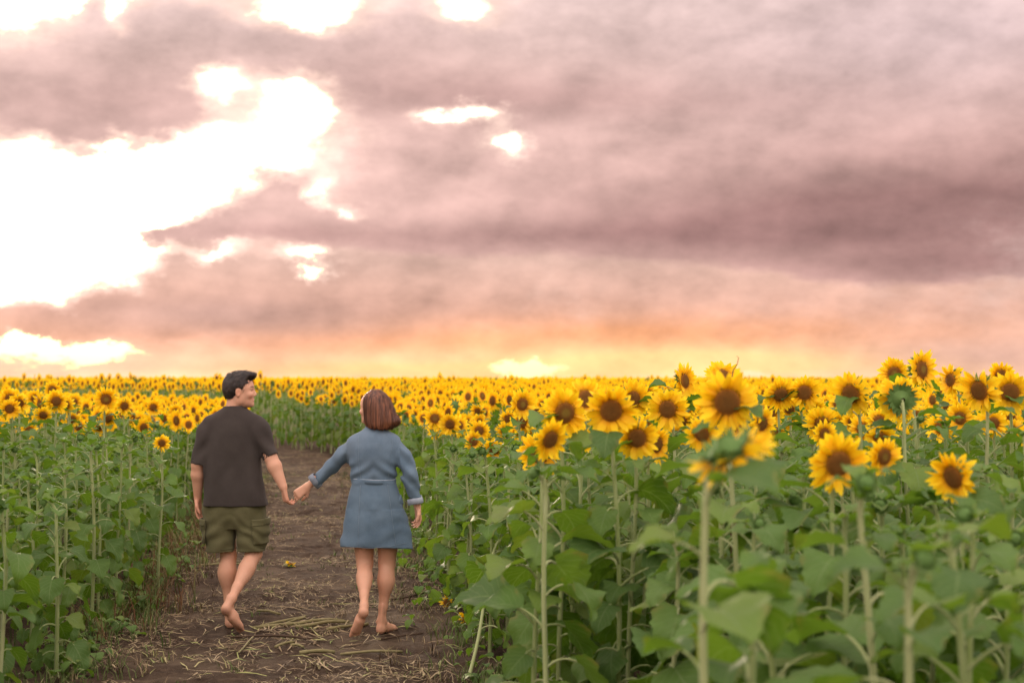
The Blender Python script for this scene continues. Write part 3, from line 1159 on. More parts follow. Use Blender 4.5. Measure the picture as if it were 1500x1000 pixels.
VK = ['bloom'] * 7 + ['away'] + ['bud'] * 2 + ['none']
VAR1 = [variant(900 + i, k, 1) for i, k in enumerate(VK)] + [variant(930 + i, k, 1, True) for i, k in enumerate(VK)]
by_kind = {k: [i for i, q in enumerate(VK) if q == k] for k in set(VK)}
rows = []
for x, y, H, kind, yaw, sc, hs, deep in rest:
    rows.append((x, y, ground_z(x, y) - .03, yaw, sc, H, random.choice(by_kind[kind]) + (len(VK) if deep else 0)))
merge_plants('sunflower_field', VAR1, np.array(rows), 'mass of sunflowers filling both banks beyond the nearest plants', 'sunflowers')


def scatter(y0, y1, cell, wall_tall):
    out = []
    y = y0
    while y < y1:
        c = cell * (1 + .6 * (y - y0) / (y1 - y0))
        xm = .375 * y + 2
        xs = np.arange(-xm, xm, c) + rng.uniform(-.4, .4, len(np.arange(-xm, xm, c))) * c
        ys = y + rng.uniform(-.5, .5, len(xs)) * c
        out.append(np.stack([xs, ys], 1))
        y += c
    c = np.concatenate(out)
    ok, dpv, arv = field_ok(c)
    c, dpv, gap = c[ok], dpv[ok], (np.abs(dpv) - half_width(arv))[ok]
    n = len(c)
    H = rng.uniform(1.38, 1.56, n)
    H = np.where((dpv > 0) & (c[:, 0] < -4.0) & (gap < 5), rng.uniform(1.55, 1.68, n), H)   # taller stand across the bend
    H = np.where((dpv < 0) & (c[:, 1] < 62), rng.uniform(1.20, 1.38, n), H)
    H = H + (vnoise(c[:, 0] * .12, c[:, 1] * .12, 4.4) - .5) * .16 + np.where(rng.random(n) < .10, rng.uniform(.05, .22, n), 0)
    yaw = np.arctan2(-c[:, 0], c[:, 1]) + rng.normal(.07, .42, n)
    return c, H, yaw, n, gap


VAR2 = [variant(1200 + i, k, 2) for i, k in enumerate(VK)] + [variant(1230 + i, k, 2, True) for i, k in enumerate(VK)]
c, H, yaw, n, gap = scatter(36.4, 100, .55, True)
vi = rng.choice(len(VK) - 1, n) + np.where(gap > 2.5, len(VK), 0)
merge_plants('distant_sunflower_field', VAR2, np.stack([c[:, 0], c[:, 1], np.full(n, -.03), yaw, rng.uniform(.85, 1.1, n), H, vi], 1), 'distant band of sunflowers beyond the bend in the path', 'sunflowers')


def far_variant(seed):
    rr = random.Random(seed)
    B = Bag()
    hm = head_matrix((0, 0, .99), R(rr.gauss(4, 14)), rr.uniform(0, 6), rr.uniform(1.0, 1.25), R(rr.gauss(0, 20)))
    k = 5
    V = [(0, 0, .0)] + [((.135 if j % 2 else .095) * math.cos(j * math.pi / k), (.135 if j % 2 else .095) * math.sin(j * math.pi / k), -.004) for j in range(2 * k)]
    F = [(0, 1 + j, 1 + (j + 1) % (2 * k)) for j in range(2 * k)]
    B.add((np.array(V), np.array(F), np.full(len(F), 2), np.array([(0, .3)] + [(0, 1)] * (2 * k), float)), hm)
    B.add(disc_piece(4, .046, .01, 1), hm @ Matrix.Translation((0, 0, .004)))
    for a in (0,):                                       # a broad leaf below
        B.add(FAR_LEAF[1 + int(a)], Matrix.Translation((0, 0, .70)) @ Matrix.Rotation(a * 2 + seed, 4, 'Z') @ Matrix.Diagonal((1.2, 1.2, 1, 1)))
    return B.piece()


VAR3 = [far_variant(i) for i in range(6)]
c, H, yaw, n, gap = scatter(100.5, 330, .92, False)
merge_plants('horizon_sunflower_field', VAR3, np.stack([c[:, 0], c[:, 1], np.full(n, -.03), yaw, rng.uniform(1.0, 1.4, n), H, rng.choice(6, n)], 1), 'thin far band of sunflowers along the horizon', 'sunflowers')

# ------------------------------------------------------------------ litter on the path
def strips(n, xy, lens, wid, lift, bend, zmax=0.02):
    """thin bent ribbons lying on the ground: n x (2 quads)"""
    th = rng.uniform(0, 2 * math.pi, n)
    x, y = xy[:, 0], xy[:, 1]
    L = lens
    dirx, diry = np.cos(th), np.sin(th)
    pts = []
    b = rng.normal(0, bend, n)
    for t in (-.5, -.17, .17, .5):
        px = x + dirx * L * t - diry * b * L * (t * t * 4 - .5)
        py = y + diry * L * t + dirx * b * L * (t * t * 4 - .5)
        pz = height(px, py) + .006 + lift * rng.random(n) * (1 + t * rng.choice([-1.5, 1.5], n))
        pts.append((px, py, pz))
    V = []
    for k, (px, py, pz) in enumerate(pts):
        w = wid * (.5, 1, .9, .3)[k]
        tilt = rng.uniform(-.6, .6, n) * w
        V.append(np.stack([px - diry * w, py + dirx * w, pz + tilt], 1))
        V.append(np.stack([px + diry * w, py - dirx * w, pz - tilt], 1))
    V = np.stack(V, 1)                                    # n, 8, 3
    F = np.array([(0, 1, 3, 2), (2, 3, 5, 4), (4, 5, 7, 6)])
    return V.reshape(-1, 3), (F[None] + (np.arange(n) * 8)[:, None, None]).reshape(-1, 4)


def path_points(n, y0, y1, spread=1.0, power=1.0):
    y = y0 + (y1 - y0) * rng.random(n) ** power
    arcv = y + 1
    cxv = np.interp(y, CL[:, 1], CL[:, 0])
    t = rng.uniform(-1, 1, n) * spread
    return np.stack([cxv + t * (half_width(arcv) + .1), y], 1), t


n = 15000
xy, tpos = path_points(n * 2, 7.2, 36, 1.12, 1.5)
dens = vnoise(xy[:, 0] * 1.6, xy[:, 1] * 1.1, 7.7) * .75 + vnoise(xy[:, 0] * 5, xy[:, 1] * 4, 2.2) * .45
keep = dens ** 1.0 > rng.uniform(.42, .82, len(xy))
xy = xy[keep][:n]
n = len(xy)
V, F = strips(n, xy, rng.uniform(.03, .16, n) * (1 + (rng.random(n) > .92) * 1.2), rng.uniform(.0012, .0038, n), .016, .14)
rv = np.repeat(np.clip(rng.beta(2.0, 2.2, n), 0, 1), 8)
link('straw_litter', make_mesh('straw_litter', V, F, [STRAW], attrs={'rnd': rv}), label='dry chopped straw scattered over the dark soil of the path', cat='straw', kind='stuff')


def tufts(name, n, y0, y1, side, mat_, hgt, label, cat, spread=.35, off=0.0):
    Vs, Fs, k, At = [], [], 0, []
    for _ in range(n):
        y = y0 + (y1 - y0) * random.random()
        cxv = float(np.interp(y, CL[:, 1], CL[:, 0]))
        w = float(half_width(y + 1))
        sd = side if side else random.choice((-1, 1))
        x = cxv + sd * (w + off + random.gauss(.0, spread))
        z = ground_z(x, y) - .01
        tr = random.random()
        for b in range(random.randint(5, 11)):
            a = random.uniform(0, 6.28)
            h_ = hgt * random.uniform(.4, 1.15)
            ln = random.uniform(.25, 1.0) * h_
            w_ = random.uniform(.0018, .0042)
            bx, by = x + random.gauss(0, .03), y + random.gauss(0, .03)
            for t, ww in ((0, 1), (.5, .9), (1, .12)):
                qx, qy, qz = bx + math.cos(a) * ln * t * t, by + math.sin(a) * ln * t * t, z + h_ * t * (1 - .25 * t)
                Vs += [(qx - math.sin(a) * w_ * ww, qy + math.cos(a) * w_ * ww, qz), (qx + math.sin(a) * w_ * ww, qy - math.cos(a) * w_ * ww, qz)]
            Fs += [(k, k + 1, k + 3, k + 2), (k + 2, k + 3, k + 5, k + 4)]
            k += 6
            At += [min(1, max(0, tr + random.gauss(0, .18)))] * 6
    link(name, make_mesh(name, Vs, Fs, [mat_], attrs={'rnd': At}), label=label, cat=cat, kind='stuff')


tufts('verge_grass', 620, 7.5, 26, 0, GRASSM, .16, 'short ragged grass along both sides of the path', 'grass', .18, .12)
tufts('dry_weeds', 330, 9, 22, -1, WEED, .34, 'brown and green weeds along the left side of the path', 'weeds', .17, .08)
tufts('dead_grass', 900, 7.3, 26, 0, STRAW, .10, 'flattened dead grass along the sides of the path', 'grass', .26, -.05)
tufts('path_grass', 90, 8, 26, 0, GRASSM, .07, 'small grass tufts growing on the bare path', 'grass', .45, -.7)

# low broad-leaved weeds at the foot of the banks
WB = Bag()
for _ in range(420):
    y = random.uniform(8.0, 24)
    sd = random.choice((-1, -1, 1))
    x = float(np.interp(y, CL[:, 1], CL[:, 0])) + sd * (float(half_width(y + 1)) + random.gauss(.14, .13))
    for _k in range(random.randint(3, 6)):
        s = random.uniform(.16, .46)
        WB.add(LOW_LEAF[random.randrange(7)], Matrix.Translation((x + random.gauss(0, .04), y + random.gauss(0, .04), ground_z(x, y) + random.uniform(-.02, .10))) @ Matrix.Rotation(random.uniform(0, 6.28), 4, 'Z') @ Matrix.Diagonal((s, s, s, 1)), random.random())
o = link('verge_weeds', WB.mesh('verge_weeds', PLANT_MATS), label='low broad-leaved green weeds at the foot of the sunflower banks', cat='weeds', kind='stuff')

# chopped green stems and leaves in a heap between the couple's feet
xy = np.concatenate([np.array([at_ground(random.gauss(450, 60), random.gauss(924, 9)) for _ in range(230)]), np.array([at_ground(random.gauss(430, 150), random.gauss(960, 16)) for _ in range(160)])])
n = len(xy)
V, F = strips(n, xy, rng.uniform(.04, .24, n), rng.uniform(.0015, .0055, n), .02, .06)
link('chopped_stems', make_mesh('chopped_stems', V, F, [STRAW], attrs={'rnd': np.repeat(rng.uniform(.25, 1.0, n), 8)}), label='chopped yellow-green stems strewn over the path at the feet of the couple', cat='plant litter', kind='stuff')

# cut stalks lying across the path near the couple's feet
for i, (x0, y0, x1, y1, r_, lab) in enumerate([
    (372, 921, 505, 913, .012, 'long pale cut stalk lying in front of the man, left of the pile'),
    (383, 918, 449, 905, .010, 'cut stalk slanting up from the long pale stalk right of the man'),
    (412, 917, 448, 906, .009, 'thin cut stalk beside the slanting one between man and woman'),
    (378, 899, 412, 903, .009, 'short cut stalk just right of the lifted foot of the man'),
    (435, 924, 512, 914, .013, 'thick yellow-green stalk in the middle of the pile between the couple'),
    (480, 925, 540, 918, .011, 'green stalk piece by the raised toes of the woman'),
    (440, 958, 492, 952, .013, 'stout cut stalk lying alone below the pile'),
    (500, 955, 590, 951, .010, 'long thin stalk below the foot of the woman'),
    (405, 951, 432, 944, .010, 'stubby stalk piece at the lower left of the pile'),
    (428, 948, 446, 951, .009, 'small stalk chip beside the stubby piece'),
    (340, 936, 470, 937, .008, 'long dark stalk lying under the pile'),
    (352, 960, 375, 934, .006, 'thin pale twig leaning up the picture left of the pile'),
    (560, 935, 620, 928, .007, 'brown stalk right of the planted foot of the woman'),
    (285, 832, 355, 829, .009, 'pale stalk lying across the left side behind the man'),
    (575, 875, 632, 868, .008, 'dark stalk to the right of the calf of the woman'),
]):
    (ax, ay), (bx, by) = at_ground(x0, y0), at_ground(x1, y1)
    rr = random.Random(i)
    pts = []
    for k in range(7):
        t = k / 6
        x, y = ax + (bx - ax) * t, ay + (by - ay) * t
        pts.append((x, y + rr.gauss(0, .006), ground_z(x, y) + .012 + r_ * .7 + .006 * math.sin(t * 3.1)))
    V, F, UV = tube(pts, [r_ * rr.uniform(.82, 1.1) for _ in range(7)], 7)
    link('cut_stalk', make_mesh('cut_stalk', V, F, [STALK if i not in (10, 12, 14) else STRAW], UV=UV), label=lab, cat='stalk', group='cut stalks on the path')


def fallen_head(px, py, s, rot, label, buried=0):
    x, y = at_ground(px, py)
    root = bpy.data.objects.new('fallen_flower', None)
    COL.objects.link(root)
    root['label'], root['category'], root['group'] = label, 'fallen flower', 'flower heads dropped on the path'
    root.location = (x, y, ground_z(x, y) + .03)
    root.rotation_euler = rot
    root.scale = (s, s, s)
    link('flower_head', ME_DISC[0], root)
    link('receptacle', ME_REC[0], root)
    rr = random.Random(px)
    for m, k in petal_slots(22, px, 2, 3.0):
        if rr.random() < .75:
            link('petal', ME_PETAL[k], root, m)


fallen_head(427, 828, .5, (.25, .2, .3), 'crushed yellow flower head lying on the path between man and woman')
fallen_head(655, 888, .6, (1.2, .2, -.4), 'fallen orange flower at the right edge of the path, upper of two')
fallen_head(683, 913, .6, (1.0, -.4, .6), 'fallen orange flower at the right edge of the path, lower of two')

# two sunflowers broken down over the right verge
for i, (x0, y0, x1, y1, lab) in enumerate([
    (700, 905, 622, 845, 'broken sunflower lying on the right verge with pale stem towards the woman'),
    (688, 985, 735, 905, 'leaning snapped sunflower stem at the bottom of the right verge')]):
    (ax, ay), (bx, by) = at_ground(x0, y0), at_ground(x1, y1)
    v = Vector((bx - ax, by - ay, .06 if i == 0 else .8))
    if i:
        v = Vector((.18, .5, .75))
    q = v.to_track_quat('Z', 'Y').to_matrix().to_4x4()
    sunflower(None, min(v.length, 1.2), .9, 0, 'none', random.Random(60 + i), lab, None, .8, .1, 0, 5, False, .35 if i else .6,
              root_mat=Matrix.Translation((ax, ay, ground_z(ax, ay) + .015)) @ q)
# a dry twig that pokes into the sky over the near cluster
x, y, z = at_depth(1073, 560, 6.5)
tw = [Vector(at_depth(px, py, 6.5)) for px, py in ((1070, 592), (1071, 560), (1074, 542), (1080, 533), (1082, 524), (1079, 521))]
V, F, UV = tube([tuple(p) for p in [Vector((tw[0].x, tw[0].y, ground_z(tw[0].x, tw[0].y)))] + tw], [.006, .0035, .003, .0026, .002, .0018, .001], 5)
link('dry_stalk', make_mesh('dry_stalk', V, F, [DRYWEED], UV=UV), label='thin dry hooked stalk sticking into the sky above the biggest bloom', cat='stalk')

# ------------------------------------------------------------------ people: signed-distance modelling, then surface nets
class Field:
    """a distance grid in a person's own space: x to the picture's right, y the way they walk, z up"""
    def __init__(self, lo, hi, res):
        self.lo, self.res = np.array(lo, np.float32), res
        self.n = np.ceil((np.array(hi) - self.lo) / res).astype(int) + 1
        self.D = np.full(self.n, .2, np.float32)

    def box(self, lo, hi):
        a = np.clip(np.floor((np.array(lo) - self.lo) / self.res).astype(int), 0, self.n)
        b = np.clip(np.ceil((np.array(hi) - self.lo) / self.res).astype(int) + 1, 0, self.n)
        sl_ = tuple(slice(int(p), int(q)) for p, q in zip(a, b))
        ax = [self.lo[i] + self.res * np.arange(a[i], b[i], dtype=np.float32) for i in range(3)]
        return sl_, np.meshgrid(*ax, indexing='ij', sparse=True)

    def all(self):
        return self.box(self.lo, self.lo + self.n * self.res)

    def merge(self, sl_, d, k, op='add'):
        c = self.D[sl_]
        if op == 'sub':
            d = -d
            h = np.clip(.5 - .5 * (c - d) / k, 0, 1) if k else (c < d).astype(np.float32)
            self.D[sl_] = c * (1 - h) + d * h + k * h * (1 - h)
        else:
            h = np.clip(.5 + .5 * (c - d) / k, 0, 1) if k else (d < c).astype(np.float32)
            self.D[sl_] = c * (1 - h) + d * h - k * h * (1 - h)

    def cone(self, a, b, r1, r2, k=.012, op='add', flat=None):
        """tapered capsule; flat=(axis, factor) squashes it across an axis"""
        a, b = np.array(a, np.float32), np.array(b, np.float32)
        m = max(r1, r2) * 1.3 + k + .03
        sl_, (x, y, z) = self.box(np.minimum(a, b) - m, np.maximum(a, b) + m)
        ab = b - a
        t = np.clip(((x - a[0]) * ab[0] + (y - a[1]) * ab[1] + (z - a[2]) * ab[2]) / (ab @ ab + 1e-9), 0, 1)
        qx, qy, qz = x - a[0] - t * ab[0], y - a[1] - t * ab[1], z - a[2] - t * ab[2]
        s = 1.0
        if flat is not None:
            f, s = np.array(flat[0], np.float32), flat[1]
            f = f / np.linalg.norm(f)
            dt = qx * f[0] + qy * f[1] + qz * f[2]
            e = dt * (1 / s - 1)
            qx, qy, qz = qx + f[0] * e, qy + f[1] * e, qz + f[2] * e
        d = (np.sqrt(qx * qx + qy * qy + qz * qz) - (r1 + (r2 - r1) * t)) * min(1, .5 + .5 * s)
        self.merge(sl_, d, k, op)

    def chain(self, pts, radii, k=.012, flat=None):
        for p, q, r1, r2 in zip(pts[:-1], pts[1:], radii[:-1], radii[1:]):
            self.cone(p, q, r1, r2, k, flat=flat)

    def ell(self, c, r, k=.012, op='add', M=None):
        c, r = np.array(c, np.float32), np.array(r, np.float32)
        m = float(r.max()) + k + .03
        sl_, (x, y, z) = self.box(c - m, c + m)
        x, y, z = x - c[0], y - c[1], z - c[2]
        if M is not None:
            M = np.array(M)
            x, y, z = (M[0, i] * x + M[1, i] * y + M[2, i] * z for i in range(3))
        q = np.sqrt((x / r[0]) ** 2 + (y / r[1]) ** 2 + (z / r[2]) ** 2)
        q2 = np.sqrt((x / r[0] ** 2) ** 2 + (y / r[1] ** 2) ** 2 + (z / r[2] ** 2) ** 2)
        d = q * (q - 1) / np.maximum(q2, 1e-4)
        self.merge(sl_, d, k, op)

    def loft(self, rows, k=.012, p=2.0, op='add', cap=.0):
        """rows of (z, cx, cy, rx, ry), rising; super-ellipse sections"""
        rw = np.array(sorted(rows), np.float32)
        zl, zh = rw[0, 0], rw[-1, 0]
        m = .05 + k
        lo = (min(rw[:, 1] - rw[:, 3]) - m, min(rw[:, 2] - rw[:, 4]) - m, zl - m)
        hi = (max(rw[:, 1] + rw[:, 3]) + m, max(rw[:, 2] + rw[:, 4]) + m, zh + m)
        sl_, (x, y, z) = self.box(lo, hi)
        zz = np.linspace(zl, zh, 200)
        # smooth interpolation of the sections
        def it(c):
            v = np.interp(zz, rw[:, 0], rw[:, c])
            w = max(3, int(200 * .02 / (zh - zl)))
            ker = np.ones(2 * w + 1) / (2 * w + 1)
            return np.convolve(np.pad(v, w, mode='edge'), ker, mode='valid')
        zf = z.ravel()
        cx_, cy_, rx, ry = (np.interp(zf, zz, it(c))[None, None, :].astype(np.float32) for c in (1, 2, 3, 4))
        q = (np.abs((x - cx_) / rx) ** p + np.abs((y - cy_) / ry) ** p) ** (1 / p)
        d = (q - 1) * np.minimum(rx, ry)
        d = np.maximum(d, np.maximum(zl - z, z - zh))
        self.merge(sl_, d, k, op)

    def cut(self, normal, point):
        """keep the side the normal points away from"""
        sl_, (x, y, z) = self.all()
        nn = np.array(normal, np.float32)
        nn /= np.linalg.norm(nn)
        self.D = np.maximum(self.D, (x - point[0]) * nn[0] + (y - point[1]) * nn[1] + (z - point[2]) * nn[2])

    def ripple(self, fn):
        sl_, (x, y, z) = self.all()
        near = np.abs(self.D) < .03
        idx = np.nonzero(near)
        X_, Y_, Z_ = (np.broadcast_to(q, self.D.shape)[idx] for q in (x, y, z))
        self.D[idx] += fn(X_, Y_, Z_).astype(np.float32)

    def mesh(self):
        return surface_nets(self.D, self.lo, self.res)

    def copy(self):
        f = object.__new__(Field)
        f.lo, f.res, f.n, f.D = self.lo, self.res, self.n, self.D.copy()
        return f


def surface_nets(Dg, lo, res):
    Sg = Dg < 0
    nx, ny, nz = Dg.shape
    cnt = np.zeros((nx - 1, ny - 1, nz - 1), np.int8)
    for a in (0, 1):
        for b in (0, 1):
            for c in (0, 1):
                cnt += Sg[a:nx - 1 + a, b:ny - 1 + b, c:nz - 1 + c]
    act = (cnt > 0) & (cnt < 8)
    I = np.array(np.nonzero(act)).T
    idx = np.full(act.shape, -1, np.int32)
    idx[tuple(I.T)] = np.arange(len(I))
    acc = np.zeros((len(I), 3))
    num = np.zeros(len(I))
    cor = [(a, b, c) for a in (0, 1) for b in (0, 1) for c in (0, 1)]
    vals = {q: Dg[I[:, 0] + q[0], I[:, 1] + q[1], I[:, 2] + q[2]] for q in cor}
    for q in cor:
        for ax in range(3):
            if q[ax]:
                continue
            w = list(q)
            w[ax] = 1
            v0, v1 = vals[q], vals[tuple(w)]
            cr = (v0 < 0) != (v1 < 0)
            t = v0 / np.where(cr, v0 - v1, 1)
            p = np.zeros((len(I), 3)) + np.array(q)
            p[:, ax] = t
            acc += np.where(cr[:, None], p, 0)
            num += cr
    V = (I + acc / num[:, None]) * res + lo
    F = []
    for ax in range(3):
        o1, o2 = (ax + 1) % 3, (ax + 2) % 3
        s0 = [slice(None)] * 3
        s1 = [slice(None)] * 3
        s0[ax], s1[ax] = slice(0, -1), slice(1, None)
        cr = Sg[tuple(s0)] != Sg[tuple(s1)]
        E = np.array(np.nonzero(cr)).T
        E = E[(E[:, o1] > 0) & (E[:, o2] > 0) & (E[:, o1] < Dg.shape[o1] - 1) & (E[:, o2] < Dg.shape[o2] - 1)]
        flip = Sg[tuple(E.T)]
        def cell(d1, d2):
            C = E.copy()
            C[:, o1] -= d1
            C[:, o2] -= d2
            return idx[tuple(C.T)]
        q = np.stack([cell(1, 1), cell(0, 1), cell(0, 0), cell(1, 0)], 1)
        q[~flip] = q[~flip][:, ::-1]
        F.append(q)
    F = np.concatenate(F)
    F = F[(F >= 0).all(1)]
    return V.astype(np.float32), F.astype(np.int32)


def relax(V, F, it=2, w=.5):
    """light smoothing of a net"""
    for _ in range(it):
        s = np.zeros_like(V)
        c = np.zeros(len(V), np.float32)
        for a, b in ((0, 1), (1, 2), (2, 3), (3, 0)):
            np.add.at(s, F[:, a], V[F[:, b]])
            np.add.at(s, F[:, b], V[F[:, a]])
            np.add.at(c, F[:, a], 1)
            np.add.at(c, F[:, b], 1)
        V = V * (1 - w) + w * s / np.maximum(c, 1)[:, None]
    return V


def frame_of(fwd, up=(0, 0, 1)):
    f = np.array(fwd, float)
    f /= np.linalg.norm(f)
    l = np.cross(np.array(up, float), f)
    l /= np.linalg.norm(l)
    u = np.cross(f, l)
    return np.stack([f, l, u], 1)                         # columns: forward, left, up


def add_head(Fd, c, M, s=1.0, female=False):
    """head at c; M columns: face direction, its left, up"""
    def P(x, y, z):
        return np.array(c) + s * (M @ np.array([x, y, z]))
    e = lambda p, r, k=.012, op='add', MM=M: Fd.ell(P(*p), np.array(r) * s, k, op, MM)
    e((-.012, 0, .038), (.098, .077, .088))              # skull
    e((.030, 0, .010), (.070, .066, .085), .02)          # brow and temples
    e((.028, 0, -.048), (.062, .056, .062), .025)        # face
    e((.045, 0, -.082), (.045, .043, .034), .02)         # jaw
    e((.076, 0, -.098), (.022, .024, .018), .015)        # chin
    for sd in (1, -1):
        e((.000, sd * .050, -.055), (.030, .018, .040), .02)       # corner of the jaw
        e((.068, sd * .038, -.028), (.025, .024, .022), .015)      # cheekbone
        e((.088, sd * .032, .003), (.016, .018, .012), .010, 'sub')
        e((.075, sd * .031, .002), (.0135, .0135, .0125), .003)      # eyeball under the lid
        Fd.cone(P(.083, sd * .012, .021), P(.073, sd * .048, .019), .009 * s, .007 * s, .012)   # brow
        Fd.ell(P(-.006, sd * .076, -.012), np.array((.020, .008, .032)) * s, .006, 'add', M)      # ear
        Fd.ell(P(.000, sd * .083, -.009), np.array((.010, .006, .018)) * s, .004, 'sub', M)
        e((.0965, sd * .010, -.036), (.010, .008, .007), .006)       # nostril wing
    Fd.cone(P(.086, 0, .014), P(.108, 0, -.027), .0085 * s, .0105 * s, .010)        # nose
    e((.088, 0, -.060), (.0135, .023, .0065), .006)        # lips
    e((.086, 0, -.071), (.0125, .020, .0065), .006)
    e((.094, 0, -.0655), (.010, .024, .0022), .002, 'sub')
    return P


def add_hand(Fd, w, d, n, side, L=.185, curl=(.5, .5, .55, .6), thumb=.35, spread=.06, r=.0085, k=.006):
    """w wrist, d direction to the fingers, n the way the palm faces, side=+1 when the thumb is towards cross(n,d)"""
    d = np.array(d, float)
    d /= np.linalg.norm(d)
    n = np.array(n, float)
    n -= d * (n @ d)
    n /= np.linalg.norm(n)
    t = np.cross(n, d) * side                             # to the thumb
    w = np.array(w, float)
    pl = L * .52
    for o, rr_ in ((-.026, .0125), (-.009, .0135), (.009, .0135), (.026, .0125)):
        Fd.cone(w + t * o * .55, w + d * pl + t * o, rr_ * 1.15, rr_ * .9, .012)
    tips = []
    for i, o in enumerate((.028, .0095, -.009, -.027)):
        fl = L * (.40, .455, .42, .33)[i]
        p = w + d * pl * (.98 if i < 3 else .92) + t * o
        a = 0
        dirs = d + t * o * spread * 20
        dirs /= np.linalg.norm(dirs)
        pts = [p]
        for q, f in enumerate((.44, .32, .24)):
            a += curl[i] * (1.0, 1.25, .9)[q]
            pts.append(pts[-1] + fl * f * (dirs * math.cos(a) + n * math.sin(a)))
        Fd.chain(pts, [r * 1.12, r, r * .92, r * .78], k * .6)
        tips.append(pts[-1])
    p0 = w + d * pl * .22 + t * .026 + n * .006
    v1 = d * .75 + t * (.75 - thumb) + n * .35
    v1 /= np.linalg.norm(v1)
    v2 = d * .95 + t * (.25 - thumb) + n * .45
    v2 /= np.linalg.norm(v2)
    Fd.chain([p0, p0 + v1 * L * .22, p0 + v1 * L * .22 + v2 * L * .15, p0 + v1 * L * .22 + v2 * L * .29], [.0155, .0118, .0102, .0082], .008)
    return tips


def add_foot(Fd, heel, toe, up, s=1.0, out=(1, 0, 0)):
    """heel centre to ball of the foot, up = instep direction"""
    heel, toe, up = (np.array(q, float) for q in (heel, toe, up))
    f = toe - heel
    Lf = np.linalg.norm(f)
    f /= Lf
    up = up - f * (up @ f)
    up /= np.linalg.norm(up)
    o = np.cross(up, f)
    Fd.cone(heel, heel + up * .02 * s, .030 * s, .028 * s, .015)
    Fd.cone(heel + up * .008, heel + f * Lf * .5 + up * .020 * s, .029 * s, .030 * s, .02)
    Fd.cone(heel + f * Lf * .35 + up * .022 * s, toe + up * .004 * s, .030 * s, .023 * s, .02)
    for q in (-.024, 0, .024):
        Fd.cone(heel + f * Lf * .45 + o * q * .6 * s, toe + o * q * s - up * .002, .022 * s, .0185 * s, .018)
    for i, q in enumerate((-.032, -.017, -.003, .011, .027)):
        rr_ = (.0085, .0085, .009, .0095, .0135)[i] * s
        ln = (.030, .036, .040, .043, .046)[i] * s
        p = toe + o * q * s - up * .006 * s
        Fd.cone(p, p + f * ln - up * .004, rr_ * 1.15, rr_, .005)
    return f, o


def mat_skin(name, col):
    m, q, out = new_mat(name)
    uv, ob = uvw(q)
    t = q.attr('tint', 0)
    n = q.noise(ob, 45, 5, .6)
    n = q.math('MULTIPLY_ADD', q.noise(ob, 9, 4, .6), .9, n * .6)
    base = q.mix(n * .45, col, tuple(c_ * f for c_, f in zip(col, (.88, .70, .62))))
    base = q.mix(1.0, base, t, 'MULTIPLY')
    principled(q, out, base, .52, .35, q.noise(ob, 260, 3), .12, .002, sss=.08)
    return m


def mat_cloth(name, col, col2, weave=900, rough=.9, mott=7.0, bstr=.25):
    m, q, out = new_mat(name)
    uv, ob = uvw(q)
    n = q.noise(ob, mott, 5, .6)
    f = q.noise(q.vmath('MULTIPLY', ob, (1, 1, .18)), weave, 2, .5)
    base = q.mix(q.smooth(n, .3, .7), col, col2)
    base = q.mix((f - .5) * .8 + .2, base, tuple(min(1, c_ * 1.5) for c_ in col2))
    base = q.mix(1.0, base, q.attr('tint', 0), 'MULTIPLY')
    principled(q, out, base, rough, .12, f, bstr, .001, sheen=.06)
    return m


def mat_hair(name, dark, light, stretch=(1, 1, .08), scale=120):
    m, q, out = new_mat(name)
    uv, ob = uvw(q)
    n = q.noise(q.vmath('MULTIPLY', ob, stretch), scale, 4, .6)
    n2 = q.noise(q.vmath('MULTIPLY', ob, stretch), scale * .35, 3, .6)
    base = q.mix(q.smooth(n * .6 + n2 * .5, .38, .75), dark, light)
    principled(q, out, base, .42, .45, n, .8, .004)
    return m


def solid(name, Fd, mats, parent, smooth_it=1, colour=None, **kw):
    V, F = Fd.mesh()
    if smooth_it:
        V = relax(V, F, smooth_it, .45)
    cols = np.ones((len(V), 3), np.float32) if colour is None else colour(V)
    return link(name, make_mesh(name, V, F, mats, cols=cols), parent, **kw)


def lerp(a, b, t):
    return tuple(p + (q - p) * t for p, q in zip(a, b))


RES = .006
# ======================================================== the man
MD = 9.95
MX = (342 - 750) / FPX * MD
mz0 = ground_z(MX, MD)
SKIN_M = mat_skin('skin_tan', (.62, .365, .245))
SKIN_W = mat_skin('skin_light', (.64, .385, .260))
TEE = mat_cloth('charcoal_jersey', (.036, .030, .027), (.050, .043, .038), 700, .95, 5, .2)
OLIVE = mat_cloth('olive_twill', (.078, .076, .034), (.112, .108, .054), 600, .9, 9, .35)
HAIR_M = mat_hair('dark_hair', (.010, .007, .006), (.040, .026, .020), (1, 1, 1), 60)

man = bpy.data.objects.new('person', None)
COL.objects.link(man)
man.location = (MX, MD, 0)
man['label'] = 'barefoot man in charcoal t-shirt and olive cargo shorts walking away, looking right'
man['category'] = 'person'

B = Field((-.34, -.50, -.02), (.50, .32, 1.80), RES)
